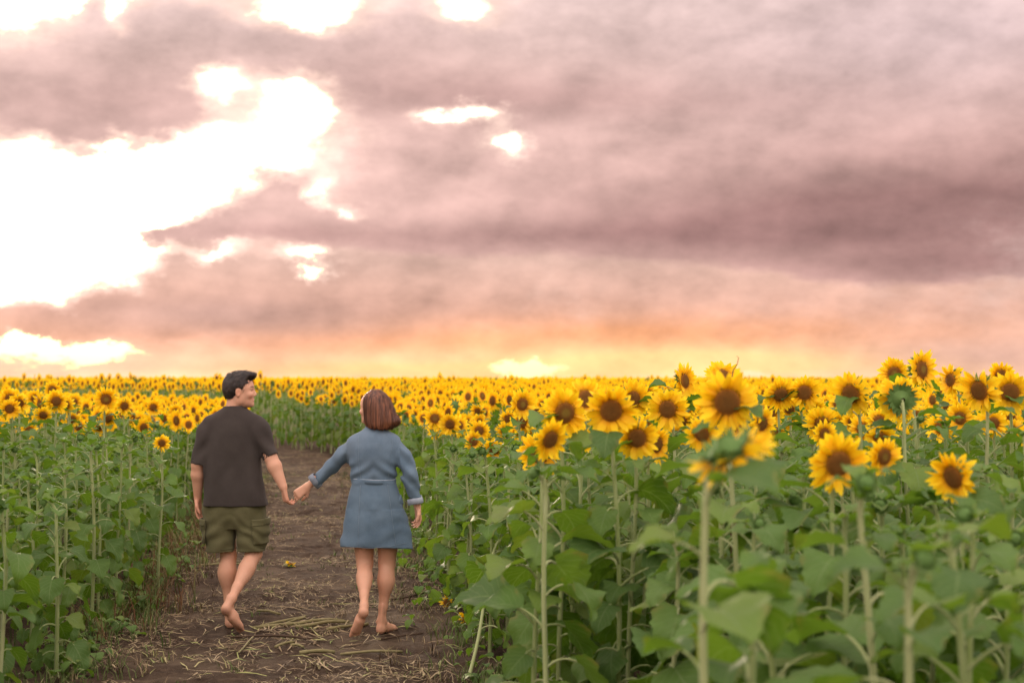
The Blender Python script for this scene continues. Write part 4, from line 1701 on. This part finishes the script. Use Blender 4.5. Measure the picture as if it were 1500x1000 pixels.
# legs: left planted, right swinging through with the sole to the camera
KL, AL = (-.034, .035, .50), (-.014, -.005, .095)
B.chain([(-.082, .0, .90), (-.062, .012, .70), KL], [.088, .076, .054], .02)
B.cone(KL, (-.036, .010, .38), .052, .061, .02)
B.cone((-.036, .010, .38), (-.022, .002, .20), .058, .034, .02)
B.cone((-.022, .002, .20), AL, .033, .031, .02)
B.ell((-.040, -.012, .385), (.053, .050, .10), .03)                 # calf
B.cone(AL, (-.012, -.012, .045), .034, .031, .02)
B.cone((-.024, -.034, .22), (-.012, -.040, .06), .010, .011, .014)                # Achilles tendon
for q in (-1, 1):
    B.ell((-.013 + q * .033, .004, .088 - q * .006), (.012, .013, .014), .010)     # ankle bones
add_foot(B, (-.010, -.020, .032), (-.035, .165, .022), (0, 0, 1), 1.0)
KR, AR = (.150, -.005, .515), (.050, -.285, .245)
B.chain([(.092, .0, .90), (.125, .010, .70), KR], [.090, .078, .056], .02)
mid = lerp(KR, AR, .33)
B.cone(KR, mid, .054, .053, .02)
B.cone(mid, lerp(KR, AR, .75), .052, .033, .02)
B.cone(lerp(KR, AR, .75), AR, .033, .030, .02)
B.ell(np.array(lerp(KR, AR, .38)) + (.004, -.006, -.010), (.10, .046, .048), .03, M=frame_of((-.25, -.65, -.72), (0, 1, 0)))
B.cone(AR, (.022, -.325, .190), .033, .031, .02)
add_foot(B, (.020, -.325, .172), (.098, -.262, .060), (.55, .70, .45), .98)
# trunk, arms
B.loft([(.80, .01, 0, .15, .10), (.92, .01, 0, .155, .105), (1.1, .01, 0, .145, .10), (1.3, 0, 0, .16, .11), (1.40, 0, 0, .14, .09), (1.47, 0, 0, .06, .06)], .02)
SL_, EL, WL = (-.170, .0, 1.395), (-.238, -.030, 1.135), (-.250, .030, .900)
B.chain([SL_, lerp(SL_, EL, .5), EL], [.044, .046, .043], .02)
B.cone(EL, lerp(EL, WL, .3), .042, .046, .02)
B.cone(lerp(EL, WL, .3), WL, .046, .0275, .02)
add_hand(B, WL, (.03, .10, -1), (.9, -.35, 0), -1, .185, (.30, .36, .42, .48), .25)
SR, ER, WR = (.162, .0, 1.395), (.272, -.045, 1.185), (.366, -.085, .985)
B.chain([SR, lerp(SR, ER, .5), ER], [.044, .046, .044], .02)
B.cone(ER, lerp(ER, WR, .3), .043, .048, .02)
B.cone(lerp(ER, WR, .3), WR, .048, .029, .02)
add_hand(B, WR, (.20, .02, -1), (.80, .50, .15), 1, .185, (.78, .72, .62, .40), .1)
# neck and head turned to the right
HC = (.046, .0, 1.648)
HM = frame_of((.985, .10, .02), (.03, 0, 1))
B.cone((.000, .0, 1.47), (.018, .0, 1.60), .062, .057, .03)
PHm = add_head(B, HC, HM, 1.0)


def paint_man(V):
    c = np.ones((len(V), 3), np.float32)
    L = (V - np.array(HC)) @ HM
    def spot(p, r, col, w=1.0):
        q = np.sqrt((((L - np.array(p)) / np.array(r)) ** 2).sum(1))
        a = np.clip((1.25 - q) / .5, 0, 1)[:, None] * w
        c[:] = c * (1 - a) + np.array(col, np.float32) * a
    for sd in (1, -1):
        spot((.086, sd * .032, .026), (.020, .024, .0055), (.16, .12, .10), .9)
        spot((.088, sd * .031, .002), (.012, .014, .005), (.20, .14, .12), .8)
        spot((.075, sd * .040, -.040), (.025, .02, .022), (1.06, .80, .76), .6)
        spot((-.006, sd * .082, -.012), (.02, .012, .03), (1.05, .82, .78), .5)
    spot((.094, 0, -.060), (.016, .026, .0055), (.85, .45, .42), .8)
    spot((.094, 0, -.072), (.016, .022, .0060), (.85, .45, .42), .8)
    spot((.096, 0, -.0655), (.014, .020, .0026), (1.5, 2.2, 2.8), .75)
    spot((.06, 0, -.095), (.05, .05, .03), (.86, .84, .86), .5)
    spot((-.03, 0, -.02), (.03, .085, .05), (.55, .5, .48), .45)
    # dust on the sole, redder hands
    sole = (V[:, 1] < -.235) & (V[:, 2] < .21)
    n = vnoise(V[:, 0] * 60, V[:, 1] * 60, V[:, 2] * 60)
    ball = np.exp(-(((V - np.array((.018, -.355, .165))) / .028) ** 2).sum(1)) + np.exp(-(((V - np.array((.100, -.285, .050))) / .032) ** 2).sum(1))
    a = (np.clip(ball * 1.3, 0, 1) * (.55 + .4 * n) * sole)[:, None]
    c[:] = c * (1 - a) + np.array((.38, .34, .32)) * a
    hand = np.clip((.97 - V[:, 2]) / .08, 0, 1) * (np.abs(V[:, 0]) > .2)
    c[:] = c * (1 - hand[:, None] * .35) + np.array((1.05, .80, .78)) * hand[:, None] * .35
    return c


body = solid('body', B, [SKIN_M], man, 2, paint_man)

# t-shirt, boxy with sleeves to the elbow
T = Field((-.34, -.24, .80), (.40, .24, 1.62), RES)
T.loft([(.835, .012, .0, .232, .150), (.95, .012, 0, .222, .146), (1.10, .008, 0, .202, .138), (1.25, .0, 0, .188, .134), (1.36, -.004, 0, .182, .126), (1.42, -.004, 0, .182, .112), (1.46, -.004, 0, .168, .098), (1.495, -.002, 0, .132, .086), (1.52, .003, 0, .092, .076), (1.545, .006, 0, .066, .066)], .02, 2.5)
T.chain([(-.148, 0, 1.410), (-.188, -.003, 1.35), (-.238, -.034, 1.09)], [.062, .066, .054], .040)
T.chain([(.142, 0, 1.410), (.180, -.008, 1.36), (.290, -.055, 1.145)], [.062, .066, .055], .040)


def tee_folds(x, y, z):
    d = (vnoise(x * 9 + 3, y * 6, z * 3.5) - .5) * .024 + (vnoise(x * 22, y * 18, z * 9 + 5) - .5) * .006
    drape = np.sin(x * 46 + vnoise(x * 4, y * 4, z * 5) * 7) * .0062 * np.clip((1.22 - z) / .3, 0, 1)
    pull = np.sin((z * 38 + np.abs(x) * 46) + vnoise(x * 6, y * 6, z * 6) * 5) * .0050 * np.clip((np.abs(x) - .12) / .08, 0, 1) * np.clip((z - 1.1) / .15, 0, 1)
    return d + drape + pull


T.ripple(tee_folds)
T.cut((0, 0, -1), (0, 0, .853))
for nrm, pt in (((-.16, -.09, -1), (-.236, -.03, 1.135)), ((.47, -.1, -.88), (.270, -.045, 1.190))):
    # the sleeve ends: cut only round the arm
    c_ = np.array(pt)
    sl_, (x, y, z) = T.box(c_ - .13, c_ + .13)
    nn = np.array(nrm) / np.linalg.norm(nrm)
    pl = (x - pt[0]) * nn[0] + (y - pt[1]) * nn[1] + (z - pt[2]) * nn[2]
    near = (np.sqrt((x - pt[0]) ** 2 + (y - pt[1]) ** 2 + (z - pt[2]) ** 2 * .2) < .12) & (np.abs(x) > .226 - .03 * (pt[0] < 0))
    T.D[sl_] = np.where(near, np.maximum(T.D[sl_], pl), T.D[sl_])
    T.cone(pt - nn * .025, pt + nn * .05, .047, .049, .002, 'sub')
T.cone((.010, 0, 1.515), (.020, .0, 1.64), .062, .066, .004, 'sub')
T.loft([(.80, .012, 0, .218, .136), (.872, .012, 0, .214, .134)], .003, 2.5, 'sub')
tee = solid('t_shirt', T, [TEE], man, 1)
a = np.linspace(0, 2 * math.pi, 40)
col_ring = np.stack([.012 + .0655 * np.cos(a), .0655 * np.sin(a), 1.534 + .006 * np.cos(a)], 1)
V, F, UV = tube(col_ring, [.0065] * 40, 6, False)
link('collar', make_mesh('collar', V, F, [TEE], UV=UV, cols=np.ones((len(V), 3))), tee)

# cargo shorts
K = Field((-.32, -.26, .46), (.38, .26, .96), RES)
K.loft([(.69, .016, 0, .188, .100), (.76, .013, 0, .202, .130), (.83, .012, 0, .206, .140), (.95, .012, 0, .198, .135)], .03, 2.4)
K.chain([(-.096, 0, .82), (-.086, .0, .68), (-.070, .004, .44)], [.113, .110, .098], .018)
K.chain([(.116, 0, .82), (.128, -.002, .68), (.134, -.006, .44)], [.113, .109, .096], .018)


def short_folds(x, y, z):
    d = (vnoise(x * 14, y * 14, z * 7) - .5) * .014
    cross = np.sin(z * 62 + x * 34 * np.sign(x - .02) + vnoise(x * 8, y * 8, z * 8) * 6) * .0055 * np.clip((.84 - z) / .2, 0, 1)
    return d + cross


K.ripple(short_folds)
# the cleft between the legs
K.cone((.022, -.152, .80), (.028, -.118, .50), .013, .024, .008, 'sub')
K.cone((.022, .17, .80), (.026, .14, .50), .010, .020, .010, 'sub')
K.ell((.026, 0, .50), (.013, .22, .185), .008, 'sub')
Kf = K.copy()
K.cut((.02, 0, -1), (0, 0, .533))
K.cone((-.069, .004, .40), (-.074, .002, .56), .078, .080, .003, 'sub')
K.cone((.134, -.006, .40), (.131, -.004, .56), .076, .078, .003, 'sub')
shorts = solid('shorts', K, [OLIVE], man, 1)


def patch(name, src, lo, hi, off, thick, parent, mats, rot=0):
    """a cloth patch lying on a garment: its surface pushed out, kept inside a box"""
    f = src.copy()
    sl_, (x, y, z) = f.all()
    cx_, cy_, cz_ = ((p + q) / 2 for p, q in zip(lo, hi))
    hx, hy, hz = ((q - p) / 2 for p, q in zip(lo, hi))
    c_, s_ = math.cos(rot), math.sin(rot)
    xr, zr = (x - cx_) * c_ + (z - cz_) * s_, -(x - cx_) * s_ + (z - cz_) * c_
    bx = np.maximum(np.maximum(np.abs(xr) - hx, np.abs(y - cy_) - hy), np.abs(zr) - hz)
    f.D = np.maximum(np.maximum(src.D - off - thick, -(src.D - off + .006)), bx).astype(np.float32)
    return solid(name, f, mats, parent, 1)


for lo, hi, rt in (((.158, -.17, .590), (.27, .10, .745), .06), ((-.26, -.14, .590), (-.172, .10, .745), -.06)):
    pk = patch('cargo_pocket', Kf, lo, hi, .004, .012, shorts, [OLIVE], rt)
    patch('pocket_flap', Kf, (lo[0] - .004, lo[1], hi[2] - .028), (hi[0] + .004, hi[1], hi[2] + .020), .014, .008, pk, [OLIVE], rt)
for cx_, cy_, r_ in ((-.0705, .003, .0990), (.1335, -.005, .0970)):
    a = np.linspace(0, 2 * math.pi, 48)
    # the stitched hem
    ring = []
    for an in a:
        ring.append((cx_ + r_ * math.cos(an), cy_ + r_ * math.sin(an), .556 + .02 * cx_))
    V, F, UV = tube(ring, [.0022] * 48, 5, False)
    link('hem_seam', make_mesh('hem_seam', V, F, [OLIVE], UV=UV, cols=np.full((len(V), 3), .7)), shorts)

# hair: short back and sides, swept up over the brow
Hh = Field((-.12, -.14, 1.52), (.24, .14, 1.84), .004)
def he(p, r, k=.012, op='add'):
    Hh.ell(np.array(HC) + HM @ np.array(p), r, k, op, HM)
he((-.016, 0, .042), (.104, .083, .092))
he((.020, 0, .098), (.088, .064, .036), .02)
he((.072, 0, .105), (.036, .050, .024), .015)
he((-.055, 0, .000), (.062, .070, .062), .02)
he((-.062, 0, -.050), (.036, .050, .040), .02)
he((.105, 0, .012), (.052, .100, .062), .010, 'sub')              # forehead
he((.075, .09, .010), (.046, .050, .050), .010, 'sub')
he((.075, -.09, .010), (.046, .050, .050), .010, 'sub')
he((.045, 0, -.09), (.085, .12, .085), .012, 'sub')                # cheeks and neck in front of the ears
for sd in (1, -1):
    he((-.002, sd * .085, -.018), (.027, .03, .040), .006, 'sub')
he((-.05, 0, -.118), (.12, .12, .070), .010, 'sub')
def hair_fn(x, y, z):
    L = (np.stack([x, y, z], 1) - np.array(HC)) @ HM
    top = np.clip((L[:, 2] - .04) / .05, 0, 1)
    return (vnoise(L[:, 0] * 26, L[:, 1] * 90, L[:, 2] * 26) - .5) * (.003 + .010 * top) + (vnoise(L[:, 0] * 60, L[:, 1] * 200, L[:, 2] * 60 - L[:, 0] * 50) - .5) * .004
Hh.ripple(hair_fn)
hm_o = solid('hair', Hh, [HAIR_M], man, 0)


def strands(Fd, mesh_o, n, dirfn, seg, step, wid, lift, seed, keep=None):
    """thin ribbons that follow a hair surface: each step moves along dirfn and is pulled back to the surface"""
    r2 = np.random.default_rng(seed)
    me = mesh_o.data
    V0 = np.zeros(len(me.vertices) * 3, np.float32)
    me.vertices.foreach_get('co', V0)
    V0 = V0.reshape(-1, 3)
    if keep is not None:
        V0 = V0[keep(V0)]
    P_ = V0[r2.integers(0, len(V0), n)].astype(float) + r2.normal(0, .002, (n, 3))
    G = np.gradient(Fd.D, Fd.res)
    mx = np.array(Fd.D.shape) - 2

    def samp(A, Q):
        q = np.clip((Q - Fd.lo) / Fd.res, 0, mx)
        i = q.astype(int)
        return A[i[:, 0], i[:, 1], i[:, 2]]
    lf = r2.uniform(.2, 1, n) ** 2 * lift
    ph = r2.normal(0, 1, (n, 3))
    out = []
    for t in range(seg + 1):
        N = np.stack([samp(a_, P_) for a_ in G], 1)
        N /= np.linalg.norm(N, axis=1)[:, None] + 1e-6
        P_ = P_ - N * (samp(Fd.D, P_) - .0015 - lf * (t / seg) ** 1.5)[:, None]
        d = dirfn(P_) + ph * .16
        d -= N * (d * N).sum(1)[:, None]
        d /= np.linalg.norm(d, axis=1)[:, None] + 1e-6
        sd = np.cross(N, d)
        w = wid * (1 - .85 * t / seg) * (.5 if t == 0 else 1)
        out += [P_ - sd * w, P_ + sd * w]
        P_ = P_ + d * step
    V = np.stack(out, 1)
    k = 2 * (seg + 1)
    F = np.array([(2 * t, 2 * t + 1, 2 * t + 3, 2 * t + 2) for t in range(seg)])
    return V.reshape(-1, 3), (F[None] + (np.arange(n) * k)[:, None, None]).reshape(-1, 4)


def comb_man(P_):
    L = (P_ - np.array(HC)) @ HM
    top = np.clip((L[:, 2] - .045) / .04, 0, 1)[:, None]
    d = top * np.array((1.0, 0, .55)) + (1 - top) * np.array((-.45, 0, -1.0))
    return d @ HM.T


V, F = strands(Hh, hm_o, 2600, comb_man, 4, .007, .0011, .010, 4)
link('hair_strands', make_mesh('hair_strands', V, F, [HAIR_M]), hm_o, kind='stuff')

# ======================================================== the woman
WD = 9.72
WX = (550 - 750) / FPX * WD
wz0 = ground_z(WX, WD)
DENIM = mat_cloth('denim', (.075, .125, .175), (.120, .180, .235), 800, .9, 6, .3)
STITCH = mat_cloth('denim_seam', (.12, .175, .225), (.17, .225, .27), 800, .9, 6, .3)
DENIM_IN = mat_cloth('denim_reverse', (.36, .43, .52), (.46, .53, .60), 800, .9, 6, .3)
THREAD = mat_plain('pale_thread', (.46, .47, .47), .8, .2, 200)
HAIR_W = mat_hair('brown_hair', (.030, .011, .006), (.30, .115, .055), (1, 1, .05), 95)
woman = bpy.data.objects.new('person', None)
COL.objects.link(woman)
woman.location = (WX, WD, 0)
woman['label'] = 'barefoot woman with brown bob in belted blue denim dress, holding the hand of the man'
woman['category'] = 'person'

B = Field((-.66, -.46, -.02), (.40, .30, 1.68), RES)
KR, AR = (.078, .030, .470), (.046, .000, .090)
B.chain([(.085, 0, .85), (.088, .012, .66), KR], [.085, .078, .056], .02)
B.cone(KR, (.076, .008, .36), .054, .055, .02)
B.cone((.076, .008, .36), (.056, .002, .18), .051, .029, .02)
B.cone((.056, .002, .18), AR, .0285, .027, .02)
B.ell((.076, -.010, .365), (.050, .048, .095), .03)
B.cone(AR, (.044, -.010, .040), .030, .028, .02)
B.cone((.054, -.028, .20), (.045, -.034, .055), .009, .010, .014)
for q in (-1, 1):
    B.ell((.046 + q * .030, .006, .082), (.011, .012, .012), .010)
add_foot(B, (.042, -.018, .029), (.105, .130, .021), (0, 0, 1), .90)
KL, AL = (-.070, .005, .478), (-.046, -.265, .232)
B.chain([(-.082, 0, .85), (-.078, .010, .66), KL], [.085, .076, .056], .02)
mid = lerp(KL, AL, .33)
B.cone(KL, mid, .052, .050, .02)
B.cone(mid, lerp(KL, AL, .76), .049, .029, .02)
B.cone(lerp(KL, AL, .76), AL, .029, .026, .02)
B.ell(np.array(lerp(KL, AL, .38)) + (0, -.006, -.010), (.095, .045, .046), .03, M=frame_of((.06, -.7, -.66), (0, 1, 0)))
B.cone(AL, (-.044, -.300, .198), .029, .028, .02)
add_foot(B, (-.044, -.300, .188), (-.102, -.245, .068), (-.30, .75, .55), .90)
B.loft([(.80, -.005, 0, .16, .11), (.95, -.01, 0, .14, .10), (1.05, -.01, 0, .115, .085), (1.2, -.008, 0, .13, .095), (1.29, -.005, 0, .12, .08), (1.37, -.002, 0, .07, .06)], .02)
SL_, EL, WL = (-.130, .0, 1.270), (-.302, .085, 1.135), (-.474, .100, .992)
B.chain([SL_, EL, WL], [.034, .036, .024], .02)
add_hand(B, WL, (-.80, -.05, -.62), (-.15, .95, -.2), -1, .168, (.42, .52, .62, .68), .2, r=.0078)
SR, ER, WR = (.132, .0, 1.270), (.236, -.02, 1.085), (.288, .020, .858)
B.chain([SR, ER, WR], [.034, .036, .024], .02)
add_hand(B, WR, (.08, .10, -1), (-.8, -.5, 0), 1, .165, (.35, .42, .5, .55), .25, r=.0075)
HCw = (-.014, .006, 1.535)
HMw = frame_of((-.91, .40, -.03), (0, 0, 1))
B.cone((-.002, .0, 1.34), (-.004, .006, 1.49), .052, .048, .03)
add_head(B, HCw, HMw, .93, True)


def paint_woman(V):
    c = np.ones((len(V), 3), np.float32)
    L = (V - np.array(HCw)) @ HMw / .93
    def spot(p, r, col, w=1.0):
        q = np.sqrt((((L - np.array(p)) / np.array(r)) ** 2).sum(1))
        a = np.clip((1.25 - q) / .5, 0, 1)[:, None] * w
        c[:] = c * (1 - a) + np.array(col, np.float32) * a
    for sd in (1, -1):
        spot((.086, sd * .032, .024), (.018, .022, .004), (.28, .20, .16), .8)
        spot((.088, sd * .031, .002), (.012, .014, .005), (.20, .14, .12), .8)
        spot((.075, sd * .040, -.035), (.025, .02, .022), (1.06, .80, .78), .6)
    spot((.094, 0, -.065), (.016, .024, .011), (.85, .42, .42), .8)
    n = vnoise(V[:, 0] * 60, V[:, 1] * 60, V[:, 2] * 60)
    ball = np.exp(-(((V - np.array((-.050, -.330, .190))) / .03) ** 2).sum(1)) * .5 + np.exp(-(((V - np.array((-.105, -.270, .060))) / .032) ** 2).sum(1))
    a = (np.clip(ball * 1.1, 0, 1) * (.5 + .4 * n))[:, None]
    c[:] = c * (1 - a) + np.array((.46, .40, .38)) * a
    leg = ((V[:, 2] < .6) & (np.abs(V[:, 0]) < .2)).astype(np.float32)[:, None] * .25
    c[:] = c * (1 - leg) + np.array((.95, .82, .74)) * leg
    return c


solid('body', B, [SKIN_W], woman, 2, paint_woman)

# denim dress: bodice, gathered waist, flared skirt
Dn = Field((-.52, -.26, .48), (.36, .26, 1.46), RES)
Dn.loft([(.50, .006, 0, .262, .150), (.58, .006, 0, .248, .146), (.70, .006, 0, .230, .142), (.80, .004, 0, .212, .138), (.92, -.004, 0, .182, .128), (1.00, -.009, 0, .155, .112), (1.045, -.011, 0, .146, .104)], .01, 2.2)
Dn.loft([(1.03, -.011, 0, .146, .104), (1.10, -.010, 0, .158, .114), (1.20, -.010, 0, .168, .118), (1.27, -.009, 0, .170, .112), (1.32, -.008, 0, .164, .098), (1.36, -.006, 0, .128, .082), (1.395, -.004, .002, .064, .060), (1.415, -.004, .004, .056, .055)], .014, 2.3)
Dn.chain([(-.128, 0, 1.288), (-.225, .042, 1.215), (-.305, .085, 1.132), (-.425, .104, 1.030)], [.061, .056, .052, .046], .035)
Dn.chain([(.118, 0, 1.288), (.196, -.010, 1.200), (.238, -.020, 1.085), (.276, .008, .905)], [.061, .056, .050, .046], .035)


def denim_folds(x, y, z):
    d = (vnoise(x * 10, y * 8, z * 7) - .5) * np.where(z < .85, .004, .010) + (vnoise(x * 26, y * 22, z * 20) - .5) * .0045
    blouse = np.sin(z * 70 + np.abs(x) * 55 + vnoise(x * 7, y * 7, z * 7) * 6) * .0060 * np.exp(-((z - 1.10) / .07) ** 2) * (np.abs(x) < .2)
    sleeve = np.sin((np.abs(x) * 60 + z * 58) + vnoise(x * 9, y * 9, z * 9) * 5) * .0062 * (np.abs(x + .01) > .185) * (z > .88)
    skirt = (np.sin(z * 48 + vnoise(x * 6, y * 5, z * 6) * 8) * .0022 + np.sin(np.arctan2(x, -y) * 7 + .6) * .006) * np.clip((.92 - z) / .25, 0, 1)
    return d + blouse + sleeve + skirt


Dn.ripple(denim_folds)
Df = Dn.copy()
Dn.cut((-.03, -.12, -1), (0, 0, .582))
Dn.loft([(.48, .006, 0, .232, .130), (.60, .006, 0, .222, .126)], .003, 2.2, 'sub')
Dn.cone((-.004, .006, 1.40), (-.004, .010, 1.50), .050, .055, .004, 'sub')
for pt, nn in (((-.432, .105, 1.024), (-.76, .12, -.64)), ((.277, .010, .893), (.22, .14, -.96))):
    pt, nn = np.array(pt), np.array(nn) / np.linalg.norm(nn)
    sl_, (x, y, z) = Dn.box(pt - .12, pt + .12)
    pl = (x - pt[0]) * nn[0] + (y - pt[1]) * nn[1] + (z - pt[2]) * nn[2]
    Dn.D[sl_] = np.where(np.sqrt((x - pt[0]) ** 2 + (y - pt[1]) ** 2 + (z - pt[2]) ** 2) < .09, np.maximum(Dn.D[sl_], pl), Dn.D[sl_])
    Dn.cone(pt - nn * .03, pt + nn * .05, .038, .040, .002, 'sub')


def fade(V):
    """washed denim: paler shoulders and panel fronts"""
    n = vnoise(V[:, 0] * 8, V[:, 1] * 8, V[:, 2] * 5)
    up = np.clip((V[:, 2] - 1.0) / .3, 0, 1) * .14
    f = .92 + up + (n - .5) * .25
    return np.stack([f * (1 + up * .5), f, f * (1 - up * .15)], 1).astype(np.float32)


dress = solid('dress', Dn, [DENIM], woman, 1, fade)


def on_surface(fd, x, z, back=True, off=.002):
    """y of a garment's camera-side surface at (x, z)"""
    i = int(round((x - fd.lo[0]) / fd.res))
    k = int(round((z - fd.lo[2]) / fd.res))
    colv = fd.D[i, :, k]
    j = np.argmax(colv < 0)
    if colv[j] >= 0:
        return None
    t = colv[j - 1] / (colv[j - 1] - colv[j]) if j else 0
    return fd.lo[1] + (j - 1 + t) * fd.res - off


def seam(name, pts2, rad, mat_, parent, fd, off=.001):
    pts = []
    for (x0, z0), (x1, z1) in zip(pts2[:-1], pts2[1:]):
        for i in range(14):
            x, z = x0 + (x1 - x0) * i / 14, z0 + (z1 - z0) * i / 14
            y = on_surface(fd, x, z, off=off)
            if y is not None:
                pts.append((x, y, z))
    P_ = np.array(pts)
    for _ in range(3):
        P_[1:-1, 1] = (P_[:-2, 1] + 2 * P_[1:-1, 1] + P_[2:, 1]) / 4
    V, F, UV = tube(P_, [rad] * len(P_), 5)
    return link(name, make_mesh(name, V, F, [mat_], UV=UV, cols=np.ones((len(V), 3))), parent)


zpx = lambda py: (926 - py) / 214.3
xpx = lambda px: (px - 550) / 214.3
seam('panel_seam', [(xpx(527), zpx(637)), (xpx(528), zpx(670)), (xpx(531), zpx(701))], .0014, STITCH, dress, Df)
seam('panel_seam', [(xpx(577), zpx(641)), (xpx(574), zpx(670)), (xpx(570), zpx(701))], .0014, STITCH, dress, Df)
seam('panel_seam', [(xpx(531), zpx(708)), (xpx(529), zpx(760)), (xpx(528), zpx(798))], .0014, STITCH, dress, Df)
seam('panel_seam', [(xpx(570), zpx(708)), (xpx(577), zpx(755)), (xpx(583), zpx(798))], .0014, STITCH, dress, Df)
seam('hem_seam', [(xpx(502), zpx(796)), (xpx(550), zpx(798)), (xpx(601), zpx(792))], .0014, STITCH, dress, Df)
# waistband with its light top edge
wb = []
for an in np.linspace(0, 2 * math.pi, 64):
    wb.append((-.011 + .151 * math.cos(an), .1100 * math.sin(an), 1.036 + .004 * math.sin(an * 2)))
Vw, Fw = [], []
for i, p in enumerate(wb):
    nx2, ny2 = math.cos(math.atan2(p[1] / .1065, (p[0] + .011) / .1475)), math.sin(math.atan2(p[1] / .1065, (p[0] + .011) / .1475))
    for dz_, o_ in ((.015, -.004), (.015, .002), (.004, .0035), (-.013, .002), (-.015, -.004)):
        Vw.append((p[0] + nx2 * o_, p[1] + ny2 * o_, p[2] + dz_))
for i in range(63):
    for j in range(4):
        Fw.append((i * 5 + j, (i + 1) * 5 + j, (i + 1) * 5 + j + 1, i * 5 + j + 1))
wbo = link('waistband', make_mesh('waistband', Vw, Fw, [DENIM], cols=np.full((len(Vw), 3), .95)), dress)
top = [(p[0] + (p[0] + .011) * .016, p[1] * 1.02, p[2] + .0155) for p in wb]
V, F, UV = tube(top, [.0018] * 64, 5, False)
link('waist_edge', make_mesh('waist_edge', V, F, [DENIM_IN], UV=UV, cols=np.ones((len(V), 3))), wbo)
# turned-back cuffs
for pt, nn in (((-.418, .103, 1.036), (-.76, .12, -.64)), ((.274, .006, .910), (.22, .14, -.96))):
    pt, nn = np.array(pt), np.array(nn) / np.linalg.norm(nn)
    t1 = np.cross(nn, (0, 1, 0))
    t1 /= np.linalg.norm(t1)
    t2 = np.cross(nn, t1)
    Vc, Fc = [], []
    prof = [(-.016, .048), (-.014, .0525), (.004, .0545), (.024, .054), (.026, .050), (.022, .045), (-.005, .042)]
    NS = 36
    for j in range(NS):
        an = 2 * math.pi * j / NS
        wv = 1 + .05 * math.sin(an * 3 + pt[0] * 40) + .03 * math.sin(an * 7)
        for h_, r_ in prof:
            Vc.append(pt + nn * (h_ + .004 * math.sin(an * 2 + 1)) + (t1 * math.cos(an) + t2 * math.sin(an)) * r_ * wv)
    npf = len(prof)
    for j in range(NS):
        for q in range(npf - 1):
            a_, b_ = j * npf + q, ((j + 1) % NS) * npf + q
            Fc.append((a_, b_, b_ + 1, a_ + 1))
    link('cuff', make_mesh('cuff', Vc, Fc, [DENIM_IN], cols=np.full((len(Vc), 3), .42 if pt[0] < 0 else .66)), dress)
# collar stand
Vc, Fc = [], []
NS = 30
for j in range(NS):
    an = 2 * math.pi * j / NS
    for h_, r_ in ((1.385, .066), (1.400, .066), (1.418, .061), (1.420, .056), (1.400, .053)):
        Vc.append((-.004 + r_ * math.cos(an), .006 + r_ * math.sin(an), h_))
for j in range(NS):
    for q in range(4):
        a_, b_ = j * 5 + q, ((j + 1) % NS) * 5 + q
        Fc.append((a_, b_, b_ + 1, a_ + 1))
link('collar', make_mesh('collar', Vc, Fc, [DENIM], cols=np.ones((len(Vc), 3))), dress)

# bobbed hair, blown a little to the right
Hw = Field((-.16, -.16, 1.34), (.22, .16, 1.70), .004)
Hw.loft([(1.392, .026, -.018, .070, .068), (1.405, .030, -.016, .090, .082), (1.44, .034, -.010, .106, .090), (1.49, .030, -.006, .107, .094), (1.54, .018, -.002, .102, .096), (1.59, .006, .002, .090, .092), (1.625, .000, .004, .074, .080), (1.645, .000, .006, .050, .056), (1.657, .000, .006, .022, .026)], .01, 2.1)
Hw.ell((.122, -.008, 1.440), (.044, .055, .030), .03)                # flick at the right
fc = np.array(HCw)
Hw.ell(fc + HMw @ np.array((.105, .0, -.030)), (.070, .088, .100), .012, 'sub', HMw)   # face opening
Hw.ell(fc + HMw @ np.array((.10, .0, -.15)), (.075, .09, .08), .012, 'sub', HMw)
def bob(x, y, z):
    an = np.arctan2(y - .0, x - .02)
    low = np.clip((1.60 - z) / .15, .15, 1)
    return ((vnoise(an * 13 + z * 2.0, z * 3.0, 1.5) - .5) * .016 + (vnoise(an * 34 + z * 4, z * 4.0, 5.5) - .5) * .008) * low
Hw.ripple(bob)
Hw.cut((-.10, .1, -1), (.02, 0, 1.400))
hw_o = solid('hair', Hw, [HAIR_W], woman, 0)
V, F = strands(Hw, hw_o, 3400, lambda P_: np.stack([np.full(len(P_), .10) + (P_[:, 0] - .02) * .6, np.zeros(len(P_)), np.full(len(P_), -1.0)], 1), 7, .013, .0012, .012, 5)
link('hair_strands', make_mesh('hair_strands', V, F, [HAIR_W]), hw_o, kind='stuff')
